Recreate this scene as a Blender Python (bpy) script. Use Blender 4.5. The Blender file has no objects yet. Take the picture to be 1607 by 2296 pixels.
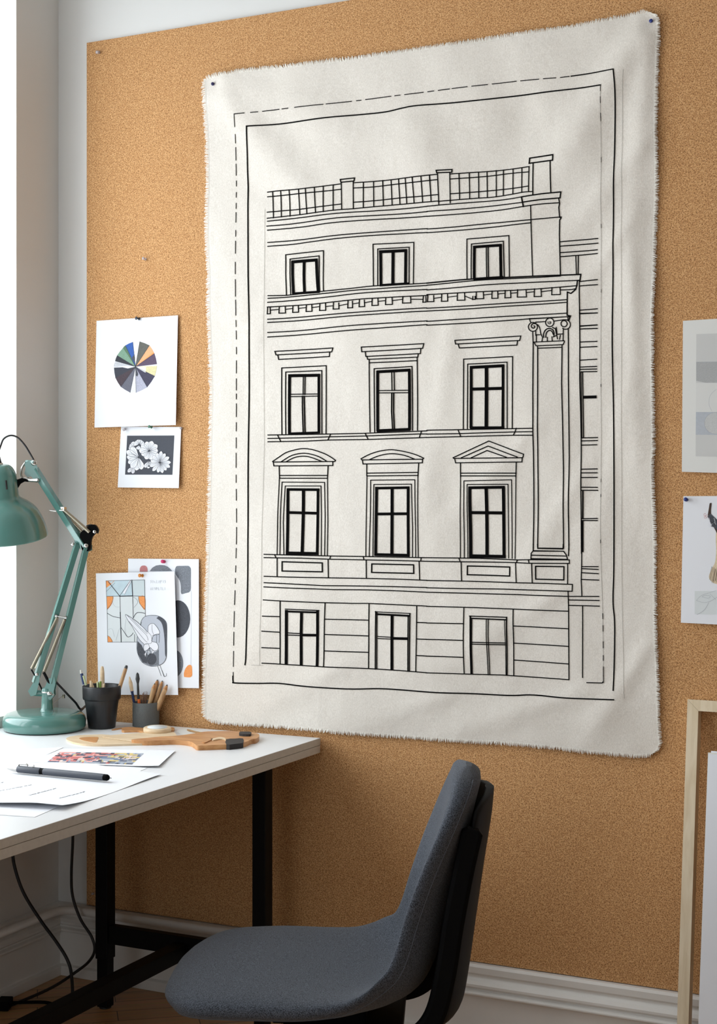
import bpy, math, random
from mathutils import Vector, Matrix
random.seed(7)
S = bpy.context.scene
COL = S.collection
V = Vector
PI = math.pi

# ------------------------------------------------------------------ survey of the room
F_PX = 3338.0                       # focal length on a 1607 px wide frame
YAW = math.radians(25.9)
CAM = V((2.703, -3.549, 1.39))
FWD = V((-math.sin(YAW), math.cos(YAW), 0))
RGT = V((math.cos(YAW), math.sin(YAW), 0))
CX, HY = 803.5, 1113.0

def on_wall(px, py, y0=-0.008):
    a = (px - CX) / F_PX; b = (HY - py) / F_PX
    d = FWD + RGT * a + V((0, 0, b))
    t = (y0 - CAM.y) / d.y
    return CAM + d * t

def on_level(px, py, z0):
    a = (px - CX) / F_PX; b = (HY - py) / F_PX
    d = FWD + RGT * a + V((0, 0, b))
    t = (z0 - CAM.z) / d.z
    return CAM + d * t

# ------------------------------------------------------------------ materials
def lin(c):
    r = []
    for v in c:
        v = v / 255.0
        r.append(v / 12.92 if v <= 0.04045 else ((v + 0.055) / 1.055) ** 2.4)
    return (r[0], r[1], r[2], 1.0)

def nodes(name):
    m = bpy.data.materials.new(name); m.use_nodes = True
    nt = m.node_tree
    return m, nt, nt.nodes['Principled BSDF']

def add(nt, typ, **kw):
    n = nt.nodes.new(typ)
    for k, v in kw.items():
        if k in n.inputs: n.inputs[k].default_value = v
        else: setattr(n, k, v)
    return n

def plain(name, rgb, rough=0.6, metal=0.0, vary=0.0, vscale=40, bump=0.0, bscale=200, coat=0.0, spec=None, stretch=None):
    m, nt, p = nodes(name)
    c = lin(rgb)
    p.inputs['Base Color'].default_value = c
    p.inputs['Roughness'].default_value = rough
    p.inputs['Metallic'].default_value = metal
    if spec is not None: p.inputs['Specular IOR Level'].default_value = spec
    if coat: 
        p.inputs['Coat Weight'].default_value = coat; p.inputs['Coat Roughness'].default_value = 0.06
    tc = add(nt, 'ShaderNodeTexCoord')
    src = tc.outputs['Object']
    if stretch:
        mp = add(nt, 'ShaderNodeMapping'); mp.inputs['Scale'].default_value = stretch
        nt.links.new(src, mp.inputs['Vector']); src = mp.outputs['Vector']
    if vary:
        n = add(nt, 'ShaderNodeTexNoise', Scale=vscale, Detail=4.0)
        nt.links.new(src, n.inputs['Vector'])
        r = add(nt, 'ShaderNodeValToRGB')
        r.color_ramp.elements[0].position = 0.3; r.color_ramp.elements[1].position = 0.7
        r.color_ramp.elements[0].color = (c[0]*(1-vary), c[1]*(1-vary), c[2]*(1-vary), 1)
        r.color_ramp.elements[1].color = (min(1, c[0]*(1+vary)), min(1, c[1]*(1+vary)), min(1, c[2]*(1+vary)), 1)
        nt.links.new(n.outputs['Fac'], r.inputs['Fac']); nt.links.new(r.outputs['Color'], p.inputs['Base Color'])
    if bump:
        n2 = add(nt, 'ShaderNodeTexNoise', Scale=bscale, Detail=3.0)
        nt.links.new(src, n2.inputs['Vector'])
        b = add(nt, 'ShaderNodeBump', Strength=bump, Distance=0.002)
        nt.links.new(n2.outputs['Fac'], b.inputs['Height']); nt.links.new(b.outputs['Normal'], p.inputs['Normal'])
    return m

def wood(name, a, b, scale=(3, 60, 60), rough=0.5, bump=0.1):
    m, nt, p = nodes(name)
    tc = add(nt, 'ShaderNodeTexCoord'); mp = add(nt, 'ShaderNodeMapping'); mp.inputs['Scale'].default_value = scale
    n = add(nt, 'ShaderNodeTexNoise', Scale=1.0, Detail=6.0, Distortion=0.8)
    r = add(nt, 'ShaderNodeValToRGB'); r.color_ramp.elements[0].position = 0.3; r.color_ramp.elements[1].position = 0.72
    r.color_ramp.elements[0].color = lin(a); r.color_ramp.elements[1].color = lin(b)
    nt.links.new(tc.outputs['Object'], mp.inputs['Vector']); nt.links.new(mp.outputs['Vector'], n.inputs['Vector'])
    nt.links.new(n.outputs['Fac'], r.inputs['Fac']); nt.links.new(r.outputs['Color'], p.inputs['Base Color'])
    bm = add(nt, 'ShaderNodeBump', Strength=bump, Distance=0.001)
    nt.links.new(n.outputs['Fac'], bm.inputs['Height']); nt.links.new(bm.outputs['Normal'], p.inputs['Normal'])
    p.inputs['Roughness'].default_value = rough
    return m

def cork_material():
    m, nt, p = nodes('cork')
    tc = add(nt, 'ShaderNodeTexCoord')
    mp = add(nt, 'ShaderNodeMapping'); mp.inputs['Rotation'].default_value = (PI/2, 0, 0)
    nt.links.new(tc.outputs['Object'], mp.inputs['Vector'])
    g = add(nt, 'ShaderNodeTexNoise', Scale=330.0, Detail=2.5, Roughness=0.6)
    nt.links.new(mp.outputs['Vector'], g.inputs['Vector'])
    r = add(nt, 'ShaderNodeValToRGB')
    e = r.color_ramp.elements
    e[0].position = 0.30; e[0].color = lin((166, 120, 76))
    e[1].position = 0.66; e[1].color = lin((222, 178, 128))
    k = e.new(0.48); k.color = lin((200, 150, 100))
    nt.links.new(g.outputs['Fac'], r.inputs['Fac'])
    v = add(nt, 'ShaderNodeTexVoronoi', Scale=215.0); v.voronoi_dimensions = '2D'
    nt.links.new(mp.outputs['Vector'], v.inputs['Vector'])
    g2 = add(nt, 'ShaderNodeTexNoise', Scale=420.0, Detail=1.0)
    nt.links.new(mp.outputs['Vector'], g2.inputs['Vector'])
    ad = add(nt, 'ShaderNodeMath', operation='MULTIPLY_ADD'); ad.inputs[1].default_value = 0.35; 
    nt.links.new(g2.outputs['Fac'], ad.inputs[0]); nt.links.new(v.outputs['Distance'], ad.inputs[2])
    r2 = add(nt, 'ShaderNodeValToRGB'); r2.color_ramp.elements[0].position = 0.26; r2.color_ramp.elements[1].position = 0.42
    r2.color_ramp.elements[0].color = (1, 1, 1, 1); r2.color_ramp.elements[1].color = (0, 0, 0, 1)
    nt.links.new(ad.outputs[0], r2.inputs['Fac'])
    mx = add(nt, 'ShaderNodeMix', data_type='RGBA'); 
    nt.links.new(r2.outputs['Color'], mx.inputs[0]); nt.links.new(r.outputs['Color'], mx.inputs[6])
    mx.inputs[7].default_value = lin((108, 68, 38))
    nt.links.new(mx.outputs[2], p.inputs['Base Color'])
    p.inputs['Roughness'].default_value = 0.85; p.inputs['Specular IOR Level'].default_value = 0.2
    b = add(nt, 'ShaderNodeBump', Strength=0.25, Distance=0.001)
    nt.links.new(g.outputs['Fac'], b.inputs['Height']); nt.links.new(b.outputs['Normal'], p.inputs['Normal'])
    return m

def fabric_material(name, lo, hi, scale):
    m, nt, p = nodes(name)
    tc = add(nt, 'ShaderNodeTexCoord')
    g = add(nt, 'ShaderNodeTexNoise', Scale=scale, Detail=2.0, Roughness=0.7)
    nt.links.new(tc.outputs['Object'], g.inputs['Vector'])
    r = add(nt, 'ShaderNodeValToRGB'); e = r.color_ramp.elements
    e[0].position = 0.36; e[0].color = lin(lo); e[1].position = 0.64; e[1].color = lin(hi)
    nt.links.new(g.outputs['Fac'], r.inputs['Fac']); nt.links.new(r.outputs['Color'], p.inputs['Base Color'])
    b = add(nt, 'ShaderNodeBump', Strength=0.5, Distance=0.001)
    nt.links.new(g.outputs['Fac'], b.inputs['Height']); nt.links.new(b.outputs['Normal'], p.inputs['Normal'])
    p.inputs['Roughness'].default_value = 0.95; p.inputs['Specular IOR Level'].default_value = 0.15
    p.inputs['Sheen Weight'].default_value = 0.12; p.inputs['Sheen Roughness'].default_value = 0.5
    return m

def canvas_material():
    m, nt, p = nodes('canvas_cloth')
    tc = add(nt, 'ShaderNodeTexCoord')
    mp = add(nt, 'ShaderNodeMapping'); mp.inputs['Scale'].default_value = (420, 420, 260)
    nt.links.new(tc.outputs['Object'], mp.inputs['Vector'])
    g = add(nt, 'ShaderNodeTexNoise', Scale=1.0, Detail=3.0)
    nt.links.new(mp.outputs['Vector'], g.inputs['Vector'])
    r = add(nt, 'ShaderNodeValToRGB'); e = r.color_ramp.elements
    e[0].position = 0.3; e[0].color = lin((220, 213, 203)); e[1].position = 0.7; e[1].color = lin((238, 232, 223))
    nt.links.new(g.outputs['Fac'], r.inputs['Fac']); nt.links.new(r.outputs['Color'], p.inputs['Base Color'])
    g3 = add(nt, 'ShaderNodeTexNoise', Scale=13.0, Detail=3.0, Roughness=0.5)
    nt.links.new(tc.outputs['Object'], g3.inputs['Vector'])
    b2 = add(nt, 'ShaderNodeBump', Strength=0.22, Distance=0.02)
    nt.links.new(g3.outputs['Fac'], b2.inputs['Height'])
    b = add(nt, 'ShaderNodeBump', Strength=0.35, Distance=0.001)
    nt.links.new(g.outputs['Fac'], b.inputs['Height']); nt.links.new(b2.outputs['Normal'], b.inputs['Normal'])
    nt.links.new(b.outputs['Normal'], p.inputs['Normal'])
    p.inputs['Roughness'].default_value = 0.95; p.inputs['Specular IOR Level'].default_value = 0.1
    return m

def parquet_material():
    m, nt, p = nodes('oak_parquet')
    tc = add(nt, 'ShaderNodeTexCoord'); mp = add(nt, 'ShaderNodeMapping')
    mp.inputs['Rotation'].default_value = (0, 0, math.radians(-38))
    nt.links.new(tc.outputs['Object'], mp.inputs['Vector'])
    br = add(nt, 'ShaderNodeTexBrick', Scale=1.0, offset=0.5)
    br.inputs['Brick Width'].default_value = 0.42; br.inputs['Row Height'].default_value = 0.075
    br.inputs['Mortar Size'].default_value = 0.0012; br.inputs['Bias'].default_value = 0.0
    br.inputs['Color1'].default_value = lin((196, 148, 94)); br.inputs['Color2'].default_value = lin((172, 126, 76))
    br.inputs['Mortar'].default_value = lin((60, 36, 20))
    nt.links.new(mp.outputs['Vector'], br.inputs['Vector'])
    mp2 = add(nt, 'ShaderNodeMapping'); mp2.inputs['Scale'].default_value = (6, 130, 6)
    nt.links.new(mp.outputs['Vector'], mp2.inputs['Vector'])
    n = add(nt, 'ShaderNodeTexNoise', Scale=1.0, Detail=5.0); nt.links.new(mp2.outputs['Vector'], n.inputs['Vector'])
    mx = add(nt, 'ShaderNodeMix', data_type='RGBA', blend_type='MULTIPLY'); mx.inputs[0].default_value = 0.55
    nt.links.new(br.outputs['Color'], mx.inputs[6]); nt.links.new(n.outputs['Color'], mx.inputs[7])
    hs = add(nt, 'ShaderNodeHueSaturation', Value=1.35, Saturation=0.95); nt.links.new(mx.outputs[2], hs.inputs['Color'])
    nt.links.new(hs.outputs['Color'], p.inputs['Base Color'])
    p.inputs['Roughness'].default_value = 0.42
    return m

def glass_material():
    m, nt, p = nodes('window_glass')
    out = nt.nodes['Material Output']
    t = add(nt, 'ShaderNodeBsdfTransparent'); g = add(nt, 'ShaderNodeBsdfGlossy', Roughness=0.02)
    mx = add(nt, 'ShaderNodeMixShader'); mx.inputs[0].default_value = 0.06
    nt.links.new(t.outputs[0], mx.inputs[1]); nt.links.new(g.outputs[0], mx.inputs[2]); nt.links.new(mx.outputs[0], out.inputs['Surface'])
    return m

def stipple(name, lo, hi, scale=900):
    m, nt, p = nodes(name)
    tc = add(nt, 'ShaderNodeTexCoord')
    g = add(nt, 'ShaderNodeTexNoise', Scale=scale, Detail=2.0, Roughness=0.8)
    nt.links.new(tc.outputs['Object'], g.inputs['Vector'])
    r = add(nt, 'ShaderNodeValToRGB'); e = r.color_ramp.elements
    e[0].position = 0.38; e[0].color = lin(lo); e[1].position = 0.64; e[1].color = lin(hi)
    nt.links.new(g.outputs['Fac'], r.inputs['Fac']); nt.links.new(r.outputs['Color'], p.inputs['Base Color'])
    p.inputs['Roughness'].default_value = 0.8
    return m

MT = {}
MT['wall'] = plain('painted_wall', (226, 226, 224), 0.85, vary=0.015, vscale=3, bump=0.05, bscale=120)
MT['wall_l'] = plain('painted_left_wall', (222, 219, 214), 0.85, bump=0.05, bscale=120)
MT['far'] = plain('grey_room_paint', (182, 178, 172), 0.9)
MT['ceil'] = plain('ceiling_paint', (205, 205, 203), 0.9)
MT['trim'] = plain('gloss_trim_paint', (226, 223, 218), 0.4, vary=0.03, vscale=8, bump=0.15, bscale=60)
MT['cork'] = cork_material()
MT['floor'] = parquet_material()
MT['canvas'] = canvas_material()
MT['ink'] = plain('black_ink', (13, 12, 12), 0.95, vary=0.3, vscale=900, spec=0.05)
MT['hair'] = plain('faint_grey_line', (168, 163, 154), 0.9)
MT['pencilhair'] = plain('thin_broken_ink_line', (120, 114, 106), 0.9)
MT['thread'] = plain('cotton_thread', (240, 235, 225), 0.95)
MT['fabric'] = fabric_material('grey_upholstery', (34, 37, 41), (94, 99, 109), 560)
MT['piping'] = plain('seam_thread', (84, 90, 99), 0.9)
MT['blackplastic'] = plain('black_plastic', (8, 8, 9), 0.62, spec=0.06, bump=0.05, bscale=400)
MT['blackmetal'] = plain('black_powder_coat', (8, 8, 9), 0.5, spec=0.15, bump=0.05, bscale=500)
MT['greyplastic'] = plain('dark_grey_plastic', (15, 15, 16), 0.6, spec=0.12)
MT['desk'] = plain('white_laminate', (236, 237, 238), 0.35, vary=0.01, vscale=6)
MT['deskedge'] = plain('desk_edge_band', (206, 199, 188), 0.55, vary=0.04, vscale=90, bump=0.05, bscale=300)
MT['seam'] = plain('dark_joint', (80, 70, 58), 0.9)
MT['teal'] = plain('teal_enamel', (84, 129, 121), 0.22, coat=0.6, vary=0.02, vscale=5)
MT['tealin'] = plain('white_enamel', (230, 232, 228), 0.4)
MT['chrome'] = plain('polished_steel', (200, 198, 194), 0.18, metal=1.0)
MT['brass'] = plain('dull_steel', (176, 168, 150), 0.3, metal=1.0)
MT['rubber'] = plain('black_rubber', (20, 20, 21), 0.5)
MT['cable'] = plain('black_cable', (16, 16, 17), 0.45)
MT['paper'] = plain('white_paper', (238, 240, 245), 0.75)
MT['paperw'] = plain('warm_white_paper', (226, 226, 222), 0.75)
MT['pane'] = glass_material()
MT['oak'] = wood('beech_wood', (178, 120, 70), (212, 158, 102), (8, 60, 60))
MT['maple'] = wood('pale_maple', (214, 186, 148), (234, 212, 180), (6, 40, 40))
MT['pine'] = wood('raw_pine', (218, 198, 164), (236, 220, 192), (60, 60, 5), rough=0.6)
MT['pencilwood'] = wood('weathered_pencil_wood', (160, 122, 84), (214, 176, 130), (90, 90, 12))
MT['darkwood'] = plain('charred_black_wood', (40, 36, 35), 0.7, vary=0.2, vscale=60, bump=0.2, bscale=90)
MT['pot'] = plain('matt_black_ceramic', (26, 27, 30), 0.38, bump=0.04, bscale=300)
MT['concrete'] = plain('speckled_grey_ceramic', (98, 102, 102), 0.6, vary=0.18, vscale=500, bump=0.1, bscale=300)
SKY1, FILL2, FILL3, EXPO = 72, 66, 32, 0.12  # sky at the corner window, added fill at the other two, exposure
# ------------------------------------------------------------------ object helpers
ORG = {}
def tag(o, label=None, cat=None, group=None, kind=None):
    if label: o['label'] = label
    if cat: o['category'] = cat
    if group: o['group'] = group
    if kind: o['kind'] = kind
    return o

def thing(name, label, cat, loc=(0, 0, 0), rz=0.0, group=None):
    o = bpy.data.objects.new(name, None); COL.objects.link(o)
    o.empty_display_size = 0.05
    o.location = loc; o.rotation_euler = (0, 0, rz)
    ORG[o.name] = V(loc) if not rz else V((0, 0, 0))
    return tag(o, label, cat, group)

class MB:
    def __init__(s): s.v = []; s.f = []; s.m = []; s.sm = []
    def face(s, pts, mi=0, smooth=False):
        n = len(s.v); s.v += [V(p) for p in pts]; s.f.append(list(range(n, n + len(pts)))); s.m.append(mi); s.sm.append(smooth)
    def grid(s, rows, mi=0, smooth=True, closed_u=False, flip=False):
        n = len(s.v); R = len(rows); Cn = len(rows[0])
        for r in rows: s.v += [V(p) for p in r]
        for i in range(R - 1):
            for j in range(Cn if closed_u else Cn - 1):
                k = (j + 1) % Cn
                q = [n + i*Cn + j, n + i*Cn + k, n + (i+1)*Cn + k, n + (i+1)*Cn + j]
                if flip: q.reverse()
                s.f.append(q); s.m.append(mi); s.sm.append(smooth)
        return n
    def box(s, c, size, rot=None, mi=0):
        c = V(c); hx, hy, hz = size[0]/2, size[1]/2, size[2]/2
        P = [V((x, y, z)) for x in (-hx, hx) for y in (-hy, hy) for z in (-hz, hz)]
        if rot: P = [rot @ p for p in P]
        n = len(s.v); s.v += [p + c for p in P]
        for q in ((0,1,3,2), (4,6,7,5), (0,4,5,1), (2,3,7,6), (0,2,6,4), (1,5,7,3)):
            s.f.append([n + i for i in q]); s.m.append(mi); s.sm.append(False)
    def span(s, a, b, mi=0):
        a, b = V(a), V(b)
        s.box((a + b) / 2, (abs(b.x-a.x), abs(b.y-a.y), abs(b.z-a.z)), None, mi)
    def bar(s, a, b, w, d, up=V((0, 0, 1)), mi=0):
        a, b = V(a), V(b); z = (b - a).normalized(); x = up.cross(z)
        if x.length < 1e-4: x = V((1, 0, 0)).cross(z)
        x.normalize(); y = z.cross(x)
        M = Matrix((x, y, z)).transposed()
        s.box((a + b) / 2, (w, d, (b - a).length), M, mi)
    def tube(s, pts, r, seg=12, mi=0, cap=True):
        pts = [V(p) for p in pts]; n = len(pts)
        rs = r if isinstance(r, (list, tuple)) else [r] * n
        T = []
        for i in range(n):
            a = pts[max(0, i-1)]; b = pts[min(n-1, i+1)]
            t = (b - a); T.append(t.normalized() if t.length > 1e-9 else V((0, 0, 1)))
        up = V((0, 0, 1)) if abs(T[0].z) < 0.9 else V((1, 0, 0))
        x = up.cross(T[0]).normalized(); rows = []
        for i in range(n):
            x = (x - T[i] * x.dot(T[i])).normalized(); y = T[i].cross(x)
            rows.append([pts[i] + (x * math.cos(2*PI*k/seg) + y * math.sin(2*PI*k/seg)) * rs[i] for k in range(seg)])
        s.grid(rows, mi, True, True)
        if cap:
            s.face(list(reversed(rows[0])), mi); s.face(rows[-1], mi)
    def lathe(s, prof, o, axis=V((0, 0, 1)), seg=32, mi=0, cap0=True, cap1=True, smooth=True):
        axis = V(axis).normalized(); o = V(o)
        up = V((1, 0, 0)) if abs(axis.x) < 0.9 else V((0, 1, 0))
        x = (up - axis * up.dot(axis)).normalized(); y = axis.cross(x)
        rows = [[o + axis * h + (x * math.cos(2*PI*k/seg) + y * math.sin(2*PI*k/seg)) * r for k in range(seg)] for r, h in prof]
        s.grid(rows, mi, smooth, True)
        if cap0 and prof[0][0] > 1e-5: s.face(list(reversed(rows[0])), mi)
        if cap1 and prof[-1][0] > 1e-5: s.face(rows[-1], mi)
    def prism(s, pts, ext, mi=0, side=None):
        pts = [V(p) for p in pts]; ext = V(ext)
        nrm = V((0, 0, 0))
        for i in range(len(pts)):
            nrm += (pts[i] - pts[0]).cross(pts[(i+1) % len(pts)] - pts[0])
        if nrm.dot(ext) < 0: pts.reverse()
        top = [p + ext for p in pts]
        s.face(top, mi); s.face(list(reversed(pts)), mi)
        sd = mi if side is None else side
        for i in range(len(pts)):
            j = (i + 1) % len(pts); s.face([pts[i], pts[j], top[j], top[i]], sd)
    def build(s, name, mats, parent=None, origin=None, bevel=0.0, merge=False, label=None):
        if not isinstance(mats, (list, tuple)): mats = [mats]
        if parent is not None: org = ORG[parent.name]
        elif origin is not None: org = V(origin)
        else:
            lo = V([min(p[i] for p in s.v) for i in range(3)]); hi = V([max(p[i] for p in s.v) for i in range(3)])
            org = V(((lo.x+hi.x)/2, (lo.y+hi.y)/2, lo.z))
        me = bpy.data.meshes.new(name)
        me.from_pydata([tuple(p - org) for p in s.v], [], s.f)
        for m in mats: me.materials.append(MT[m] if isinstance(m, str) else m)
        for p, mi, sm in zip(me.polygons, s.m, s.sm): p.material_index = mi; p.use_smooth = sm
        me.update()
        o = bpy.data.objects.new(name, me); COL.objects.link(o)
        if parent is not None: o.parent = parent
        else: o.location = org
        ORG[o.name] = org
        if bevel:
            b = o.modifiers.new('bevel', 'BEVEL'); b.width = bevel; b.segments = 2; b.limit_method = 'ANGLE'; b.angle_limit = math.radians(50)
        if label: o['label'] = label
        return o

def crom(pts, n=8, closed=False):
    P = [V(p) if len(p) == 3 else V((p[0], p[1], 0)) for p in pts]
    out = []; N = len(P)
    for i in range(N if closed else N - 1):
        if closed: a, b, c, d = P[i-1], P[i], P[(i+1) % N], P[(i+2) % N]
        else: a, b, c, d = P[max(0, i-1)], P[i], P[i+1], P[min(N-1, i+2)]
        for k in range(n):
            t = k / n
            out.append(0.5 * ((2*b) + (c - a)*t + (2*a - 5*b + 4*c - d)*t*t + (3*b - a - 3*c + d)*t**3))
    if not closed: out.append(P[-1])
    return out
def crom2(pts, n=8, closed=False): return [(p.x, p.y) for p in crom(pts, n, closed)]

def structure(o): o['kind'] = 'structure'; return o

class Surf:
    """flat artwork surveyed on a plane: polygons and pen lines laid on a sheet"""
    def __init__(s, fn): s.fn = fn; s.lift = 0.0006; s.mb = MB(); s.mats = []
    def mi(s, m):
        if m not in s.mats: s.mats.append(m)
        return s.mats.index(m)
    def poly(s, pts, m, lift=0.0004):
        P = [s.fn(x, y, lift) for x, y in pts]
        s.mb.face(P, s.mi(m))
    def line(s, pts, w, m='ink', lift=None, step=14, wav=0.0):
        if lift is None: lift = s.lift
        P = []
        for (x0, y0), (x1, y1) in zip(pts[:-1], pts[1:]):
            L = math.hypot(x1-x0, y1-y0); k = max(1, int(L / step))
            for i in range(k): P.append((x0 + (x1-x0)*i/k, y0 + (y1-y0)*i/k))
        P.append(pts[-1])
        if wav: P = [(x + random.uniform(-wav, wav), y + random.uniform(-wav, wav)) for x, y in P]
        rows = []; n = len(P)
        for i in range(n):
            if n == 2 or i in (0, n-1):
                a = P[0] if i == 0 else P[n-2]; b = P[1] if i == 0 else P[n-1]
                dx, dy = b[0]-a[0], b[1]-a[1]; L = math.hypot(dx, dy) or 1
                nx, ny = -dy/L, dx/L; e = w*0.45 if w < 4 else 0.0; sgn = -1 if i == 0 else 1
                c = (P[i][0] + sgn*dx/L*e, P[i][1] + sgn*dy/L*e); k = 1.0
            else:
                a, c, b = P[i-1], P[i], P[i+1]
                d1 = (c[0]-a[0], c[1]-a[1]); d2 = (b[0]-c[0], b[1]-c[1])
                l1 = math.hypot(*d1) or 1; l2 = math.hypot(*d2) or 1
                n1 = (-d1[1]/l1, d1[0]/l1); n2 = (-d2[1]/l2, d2[0]/l2)
                nx, ny = n1[0]+n2[0], n1[1]+n2[1]; L = math.hypot(nx, ny)
                if L < 0.3: nx, ny = n2; k = 1.0
                else: nx /= L; ny /= L; k = min(2.0, 1/max(0.4, nx*n1[0]+ny*n1[1]))
            h = w/2*k
            rows.append([s.fn(c[0]-nx*h, c[1]-ny*h, lift), s.fn(c[0]+nx*h, c[1]+ny*h, lift)])
        s.mb.grid(rows, s.mi(m), False, flip=True)
    def arc(s, cx, cy, rx, ry, a0, a1, w, m='ink', n=18, lift=0.0006):
        s.line([(cx + rx*math.cos(math.radians(a0 + (a1-a0)*i/n)), cy + ry*math.sin(math.radians(a0 + (a1-a0)*i/n))) for i in range(n+1)], w, m, lift)

def wall_fn(y0, h=None, org=None):
    def fn(px, py, lift=0.0):
        p = on_wall(px, py, y0)
        p.y -= (h(px, py) if h else 0.0) + lift
        return p
    return fn
def level_fn(z0, h=None):
    def fn(px, py, lift=0.0):
        p = on_level(px, py, z0); p.z += (h(px, py) if h else 0) + lift
        return p
    return fn
def zoomed(ox, oy, k):
    return lambda pts: [(ox + x/k, oy + y/k) for x, y in pts]

# ------------------------------------------------------------------ setting
RX, RY, RZ = 4.7, -5.4, 3.35
b = MB(); b.span((-0.3, 0.0, -0.02), (RX+0.2, 0.2, RZ)); structure(b.build('wall_back', 'wall'))
b = MB(); b.span((RX, RY, 0), (RX+0.2, 0, RZ)); structure(b.build('wall_right', 'far'))
FX0, FX1, FZ0, FZ1 = 0.5, 2.5, 0.45, 2.6  # opening for the added fill window behind the camera
b = MB(); b.span((-0.3, RY-0.2, 0), (FX0, RY, RZ)); b.span((FX1, RY-0.2, 0), (RX+0.2, RY, RZ)); b.span((FX0, RY-0.2, 0), (FX1, RY, FZ0)); b.span((FX0, RY-0.2, FZ1), (FX1, RY, RZ)); structure(b.build('wall_front', 'far'))
b = MB(); b.span((-0.3, RY-0.2, -0.1), (RX+0.2, 0.2, 0.0)); structure(b.build('floor', 'floor'))
b = MB(); b.span((-0.3, RY-0.2, RZ), (RX+0.2, 0.2, RZ+0.1)); structure(b.build('ceiling', 'ceil'))
OPEN = [(-0.192, -1.75), (-2.35, -4.3)]  # second opening is an added, unseen window for secondary fill
Z0, Z1 = 0.765, 2.88
b = MB()
b.span((-0.3, 0, 0), (0, OPEN[0][0], RZ)); b.span((-0.3, OPEN[0][1], 0), (0, OPEN[1][0], RZ)); b.span((-0.3, OPEN[1][1], 0), (0, RY, RZ))
for a, c in OPEN:
    b.span((-0.3, a, 0), (0, c, Z0)); b.span((-0.3, a, Z1), (0, c, RZ))
structure(b.build('wall_left', 'wall_l'))
for i, (a, c) in enumerate(OPEN):
    b = MB(); t = 0.06
    b.span((-0.29, a, Z0+0.012), (-0.235, a-t, Z1)); b.span((-0.29, c+t, Z0+0.012), (-0.235, c, Z1))
    b.span((-0.29, a-t, Z0+0.012), (-0.235, c+t, Z0+t)); b.span((-0.29, a-t, Z1-t), (-0.235, c+t, Z1))
    m = (a + c) / 2
    b.span((-0.285, m+0.03, Z0+t), (-0.24, m-0.03, Z1-t)); b.span((-0.285, a-t, 2.30), (-0.24, c+t, 2.24))
    w = structure(b.build('window_%d' % (i+1), 'trim', bevel=0.003))  # the second one is added out of view to fill the right side
    g = MB(); g.span((-0.268, a-t, Z0+t), (-0.264, c+t, Z1-t)); g.build('glass_pane', 'pane', w)
    g = MB(); g.span((-0.235, a-0.001, Z0), (-0.001, c+0.001, Z0+0.012)); g.build('window_sill', 'trim', w)

b = MB(); fy0, fy1 = RY-0.19, RY-0.14
b.span((FX0, fy0, FZ0), (FX0+0.06, fy1, FZ1)); b.span((FX1-0.06, fy0, FZ0), (FX1, fy1, FZ1)); b.span((FX0+0.06, fy0, FZ0), (FX1-0.06, fy1, FZ0+0.06)); b.span((FX0+0.06, fy0, FZ1-0.06), (FX1-0.06, fy1, FZ1)); b.span((1.47, fy0, FZ0+0.06), (1.53, fy1, FZ1-0.06))
w = structure(b.build('window_3', 'trim', bevel=0.003))  # unseen window added behind the camera for frontal fill light
g = MB(); g.span((FX0+0.06, RY-0.17, FZ0+0.06), (FX1-0.06, RY-0.166, FZ1-0.06)); g.build('glass_pane', 'pane', w)

# skirting: tall board, stepped moulding, shoe
PROF = [(0.0, 0.203), (0.020, 0.203), (0.026, 0.197), (0.026, 0.182), (0.021, 0.176), (0.021, 0.170), (0.030, 0.164), (0.036, 0.156),
        (0.036, 0.150), (0.028, 0.143), (0.028, 0.140), (0.041, 0.136), (0.041, 0.130), (0.024, 0.124), (0.024, 0.030), (0.040, 0.028), (0.040, 0.0), (0.0, 0.0)]
def skirting(name, kind):
    rows = []
    if kind == 'back': rows = [[(d, -d, z) for d, z in PROF], [(RX, -d, z) for d, z in PROF]]
    if kind == 'left': rows = [[(d, RY, z) for d, z in PROF], [(d, -d, z) for d, z in PROF]]
    b = MB(); b.grid(rows, 0, False); 
    return structure(b.build(name, 'trim', bevel=0.002))
skirting('baseboard_back', 'back'); skirting('baseboard_left', 'left')

# heating pipe running on top of the skirting and round the corner
path = [(0.062, -3.0, 0.202), (0.062, -0.11, 0.202)]
for k in range(1, 8):
    a = PI/2 * k/8
    path.append((0.062 + 0.055*(1-math.cos(a)), -0.117 + 0.055*math.sin(a), 0.202))
path += [(0.117, -0.062, 0.202), (1.22, -0.062, 0.202), (1.26, -0.052, 0.202), (1.275, -0.02, 0.202)]
pipe = thing('heating_pipe', 'white painted heating pipe running above the skirting and round the corner under the desk', 'pipe', (0.062, -0.062, 0.19))
b = MB(); b.tube(path, 0.0122, 14); b.build('pipe', 'trim', pipe)
for c in ((0.20, -0.062, 0.202), (0.72, -0.062, 0.202)):
    b = MB(); b.lathe([(0.0135, -0.006), (0.0135, 0.006)], c, (1, 0, 0), 16); b.box((c[0], c[1]+0.03, c[2]-0.006), (0.012, 0.055, 0.005)); b.build('pipe_bracket', 'trim', pipe)
for c in ((0.062, -0.42, 0.202),):
    b = MB(); b.lathe([(0.0135, -0.006), (0.0135, 0.006)], c, (0, 1, 0), 16); b.box((c[0]-0.03, c[1], c[2]-0.006), (0.055, 0.012, 0.005)); b.build('pipe_bracket', 'trim', pipe)

# cork board
b = MB(); b.span((0.107, -0.008, 0.205), (4.3, -0.0002, 2.706))
cork = b.build('cork_board', 'cork', bevel=0.0008)
tag(cork, 'large tan speckled cork board covering almost the whole back wall behind the desk', 'cork board')
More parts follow.
